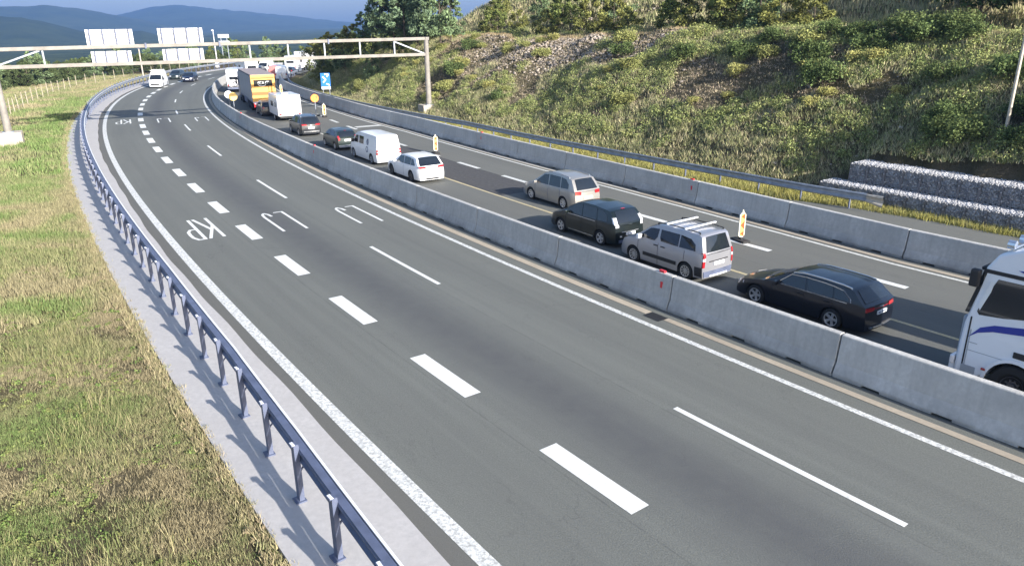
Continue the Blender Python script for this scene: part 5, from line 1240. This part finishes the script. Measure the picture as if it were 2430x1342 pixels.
# dark trees at the left end of the crest
for (px, py, r_, sc, p) in ((862, 86, 104, 0.57, 4), (905, 85, 100, 1.07, 1), (935, 88, 97, 1.16, 4), (960, 84, 95, 1.16, 1), (990, 86, 96, 1.12, 4), (1015, 85, 92, 1.03, 1), (1045, 84, 90, 0.99, 4), (975, 80, 106, 1.29, 1), (925, 80, 108, 1.25, 4), (1070, 80, 92, 0.77, 4)):
    d = ray(px, py); d = d / np.hypot(d[0], d[1]); x, y = d[0] * r_, d[1] * r_
    plant(tp[p], float(x), float(y), sc, "dark green conifer like tree at the left end of the crest" if p == 1 else "rounded dark green tree at the left end of the crest", "tree", "dark trees at the left end of the crest", z=float(CAM_H + d[2] * r_) - .5)
for (px, py, r_, sc) in ((760, 112, 112, .6), (785, 108, 110, .75), (812, 104, 108, .7), (835, 100, 106, .85), (745, 125, 118, .8), (770, 125, 116, .8)):
    d = ray(px, py); d = d / np.hypot(d[0], d[1]); plant(tp[2], float(d[0] * r_), float(d[1] * r_), sc, "light olive bush tree beyond the top beam of the gantry", "tree", "bushes beyond the gantry beam", z=float(CAM_H + d[2] * r_) - .8)
# wooded foot of the slope beyond the gantry post
for k in range(26):
    s = rg.uniform(84, 150); o = float(fo0(s)) + rg.uniform(.5, 9); so_plant(tp[rg.choice([2, 4, 0])], s, o, rg.uniform(.45, .75), "dark green young tree on the lower slope beyond the blue sign", "tree", "young trees on the lower slope")
# row of trees beyond the field on the left
for k in range(95):
    s = rg.uniform(88, 185); o = float(np.interp(s, [85, 121, 139, 150, 185], [-25, -22, -18.5, -15.5, -11])) - rg.uniform(.3, 1) ** 2 * 13; so_plant(tp[rg.choice([5, 5, 5, 4])], s, o, rg.uniform(.55, .88), "dark green bushy tree in the row beyond the field fence", "tree", "trees beyond the field fence")
for k in range(34):                                                  # beyond the bend
    px = rg.uniform(340, 780); r_ = rg.uniform(195, 260); d = ray(px, 150); d = d / np.hypot(d[0], d[1]); x, y = float(d[0] * r_), float(d[1] * r_)
    plant(tp[rg.choice([0, 5, 4])], x, y, rg.uniform(.6, 1.0), "distant green tree behind the bend of the motorway", "tree", "trees behind the bend", z=float(ground_z([x], [y])[0]) - .2)

# ------------------------------------------------------------------ far hills
def ridge(tab, r0, width, base, seed, amp):
    return dict(tab=tab, r0=r0, w=width, base=base, seed=seed, amp=amp)
RA = ridge([(-400, 30), (-150, 8), (0, 15), (60, 16), (125, 13), (200, 21), (250, 29), (285, 37), (340, 47), (420, 62), (520, 75), (700, 85), (1000, 90)], 4300, 900, -60, 1, 14)
RB = ridge([(-400, 60), (100, 60), (230, 48), (285, 38), (330, 27), (380, 17), (430, 13), (470, 15), (520, 22), (560, 26), (620, 31), (700, 39), (760, 46), (830, 53), (900, 60), (1200, 70)], 5600, 1100, -60, 2, 26)
RC = ridge([(-400, 60), (-100, 46), (0, 40), (60, 42), (110, 52), (190, 73), (240, 82), (300, 78), (340, 74), (380, 86), (430, 96), (480, 88), (520, 83), (580, 95), (700, 104), (900, 112), (1200, 112)], 2500, 600, -60, 3, 9)
aa = np.radians(np.arange(-60, 30, .14)); rr_ = np.exp(np.linspace(math.log(700), math.log(9500), 170)); A2, R2 = np.meshgrid(aa, rr_)
pxs = 1215 + np.tan(aa) * FPX / math.cos(PITCH); Z = np.full(A2.shape, -70.0)
X2, Y2 = R2 * np.sin(A2), R2 * np.cos(A2)
for Rg in (RA, RB, RC):
    el = []
    for p_ in pxs:
        yy = float(np.interp(p_, [a for a, _ in Rg['tab']], [b for _, b in Rg['tab']])); d = ray(p_, yy); el.append(d[2] / np.hypot(d[0], d[1]))
    top = CAM_H + np.array(el)[None] * Rg['r0']; g = np.exp(-((R2 - Rg['r0']) / Rg['w']) ** 2)
    nz = (vnoise(X2, Y2, Rg['r0'] / 9, Rg['seed']) - .5) * Rg['amp'] * 3 * (1 - g) + (vnoise(X2, Y2, Rg['r0'] / 90, Rg['seed'] + 5) - .5) * Rg['amp'] * .5 + (vnoise(X2, Y2, Rg['r0'] / 25, Rg['seed'] + 9) - .5) * Rg['amp'] * .9 * (1 - g ** 4)
    Z = np.maximum(Z, Rg['base'] + (top - Rg['base']) * g + nz * np.clip(g * 3, 0, 1))
na2 = len(aa); ii = (np.arange(len(rr_) - 1)[:, None] * na2 + np.arange(na2 - 1)[None]).ravel()
tag(npmesh("hills", np.stack([X2.ravel(), Y2.ravel(), Z.ravel()], 1), np.stack([ii, ii + 1, ii + na2 + 1, ii + na2], 1), M['hills'], smooth=True), kind='structure')

# ------------------------------------------------------------------ air
hz = MB().box((-1500, 3150, 300), (14000, 7500, 800)).build("haze", bpy.data.materials.new("haze")); tag(hz, kind='stuff')
hm = hz.data.materials[0]; hm.use_nodes = True; n = hm.node_tree.nodes; l = hm.node_tree.links; n.clear()
vo = n.new("ShaderNodeVolumePrincipled"); vo.inputs['Color'].default_value = (.25, .47, 1.0, 1); vo.inputs['Density'].default_value = .00017; vo.inputs['Anisotropy'].default_value = .1
ho = n.new("ShaderNodeOutputMaterial"); l.new(vo.outputs[0], ho.inputs['Volume'])
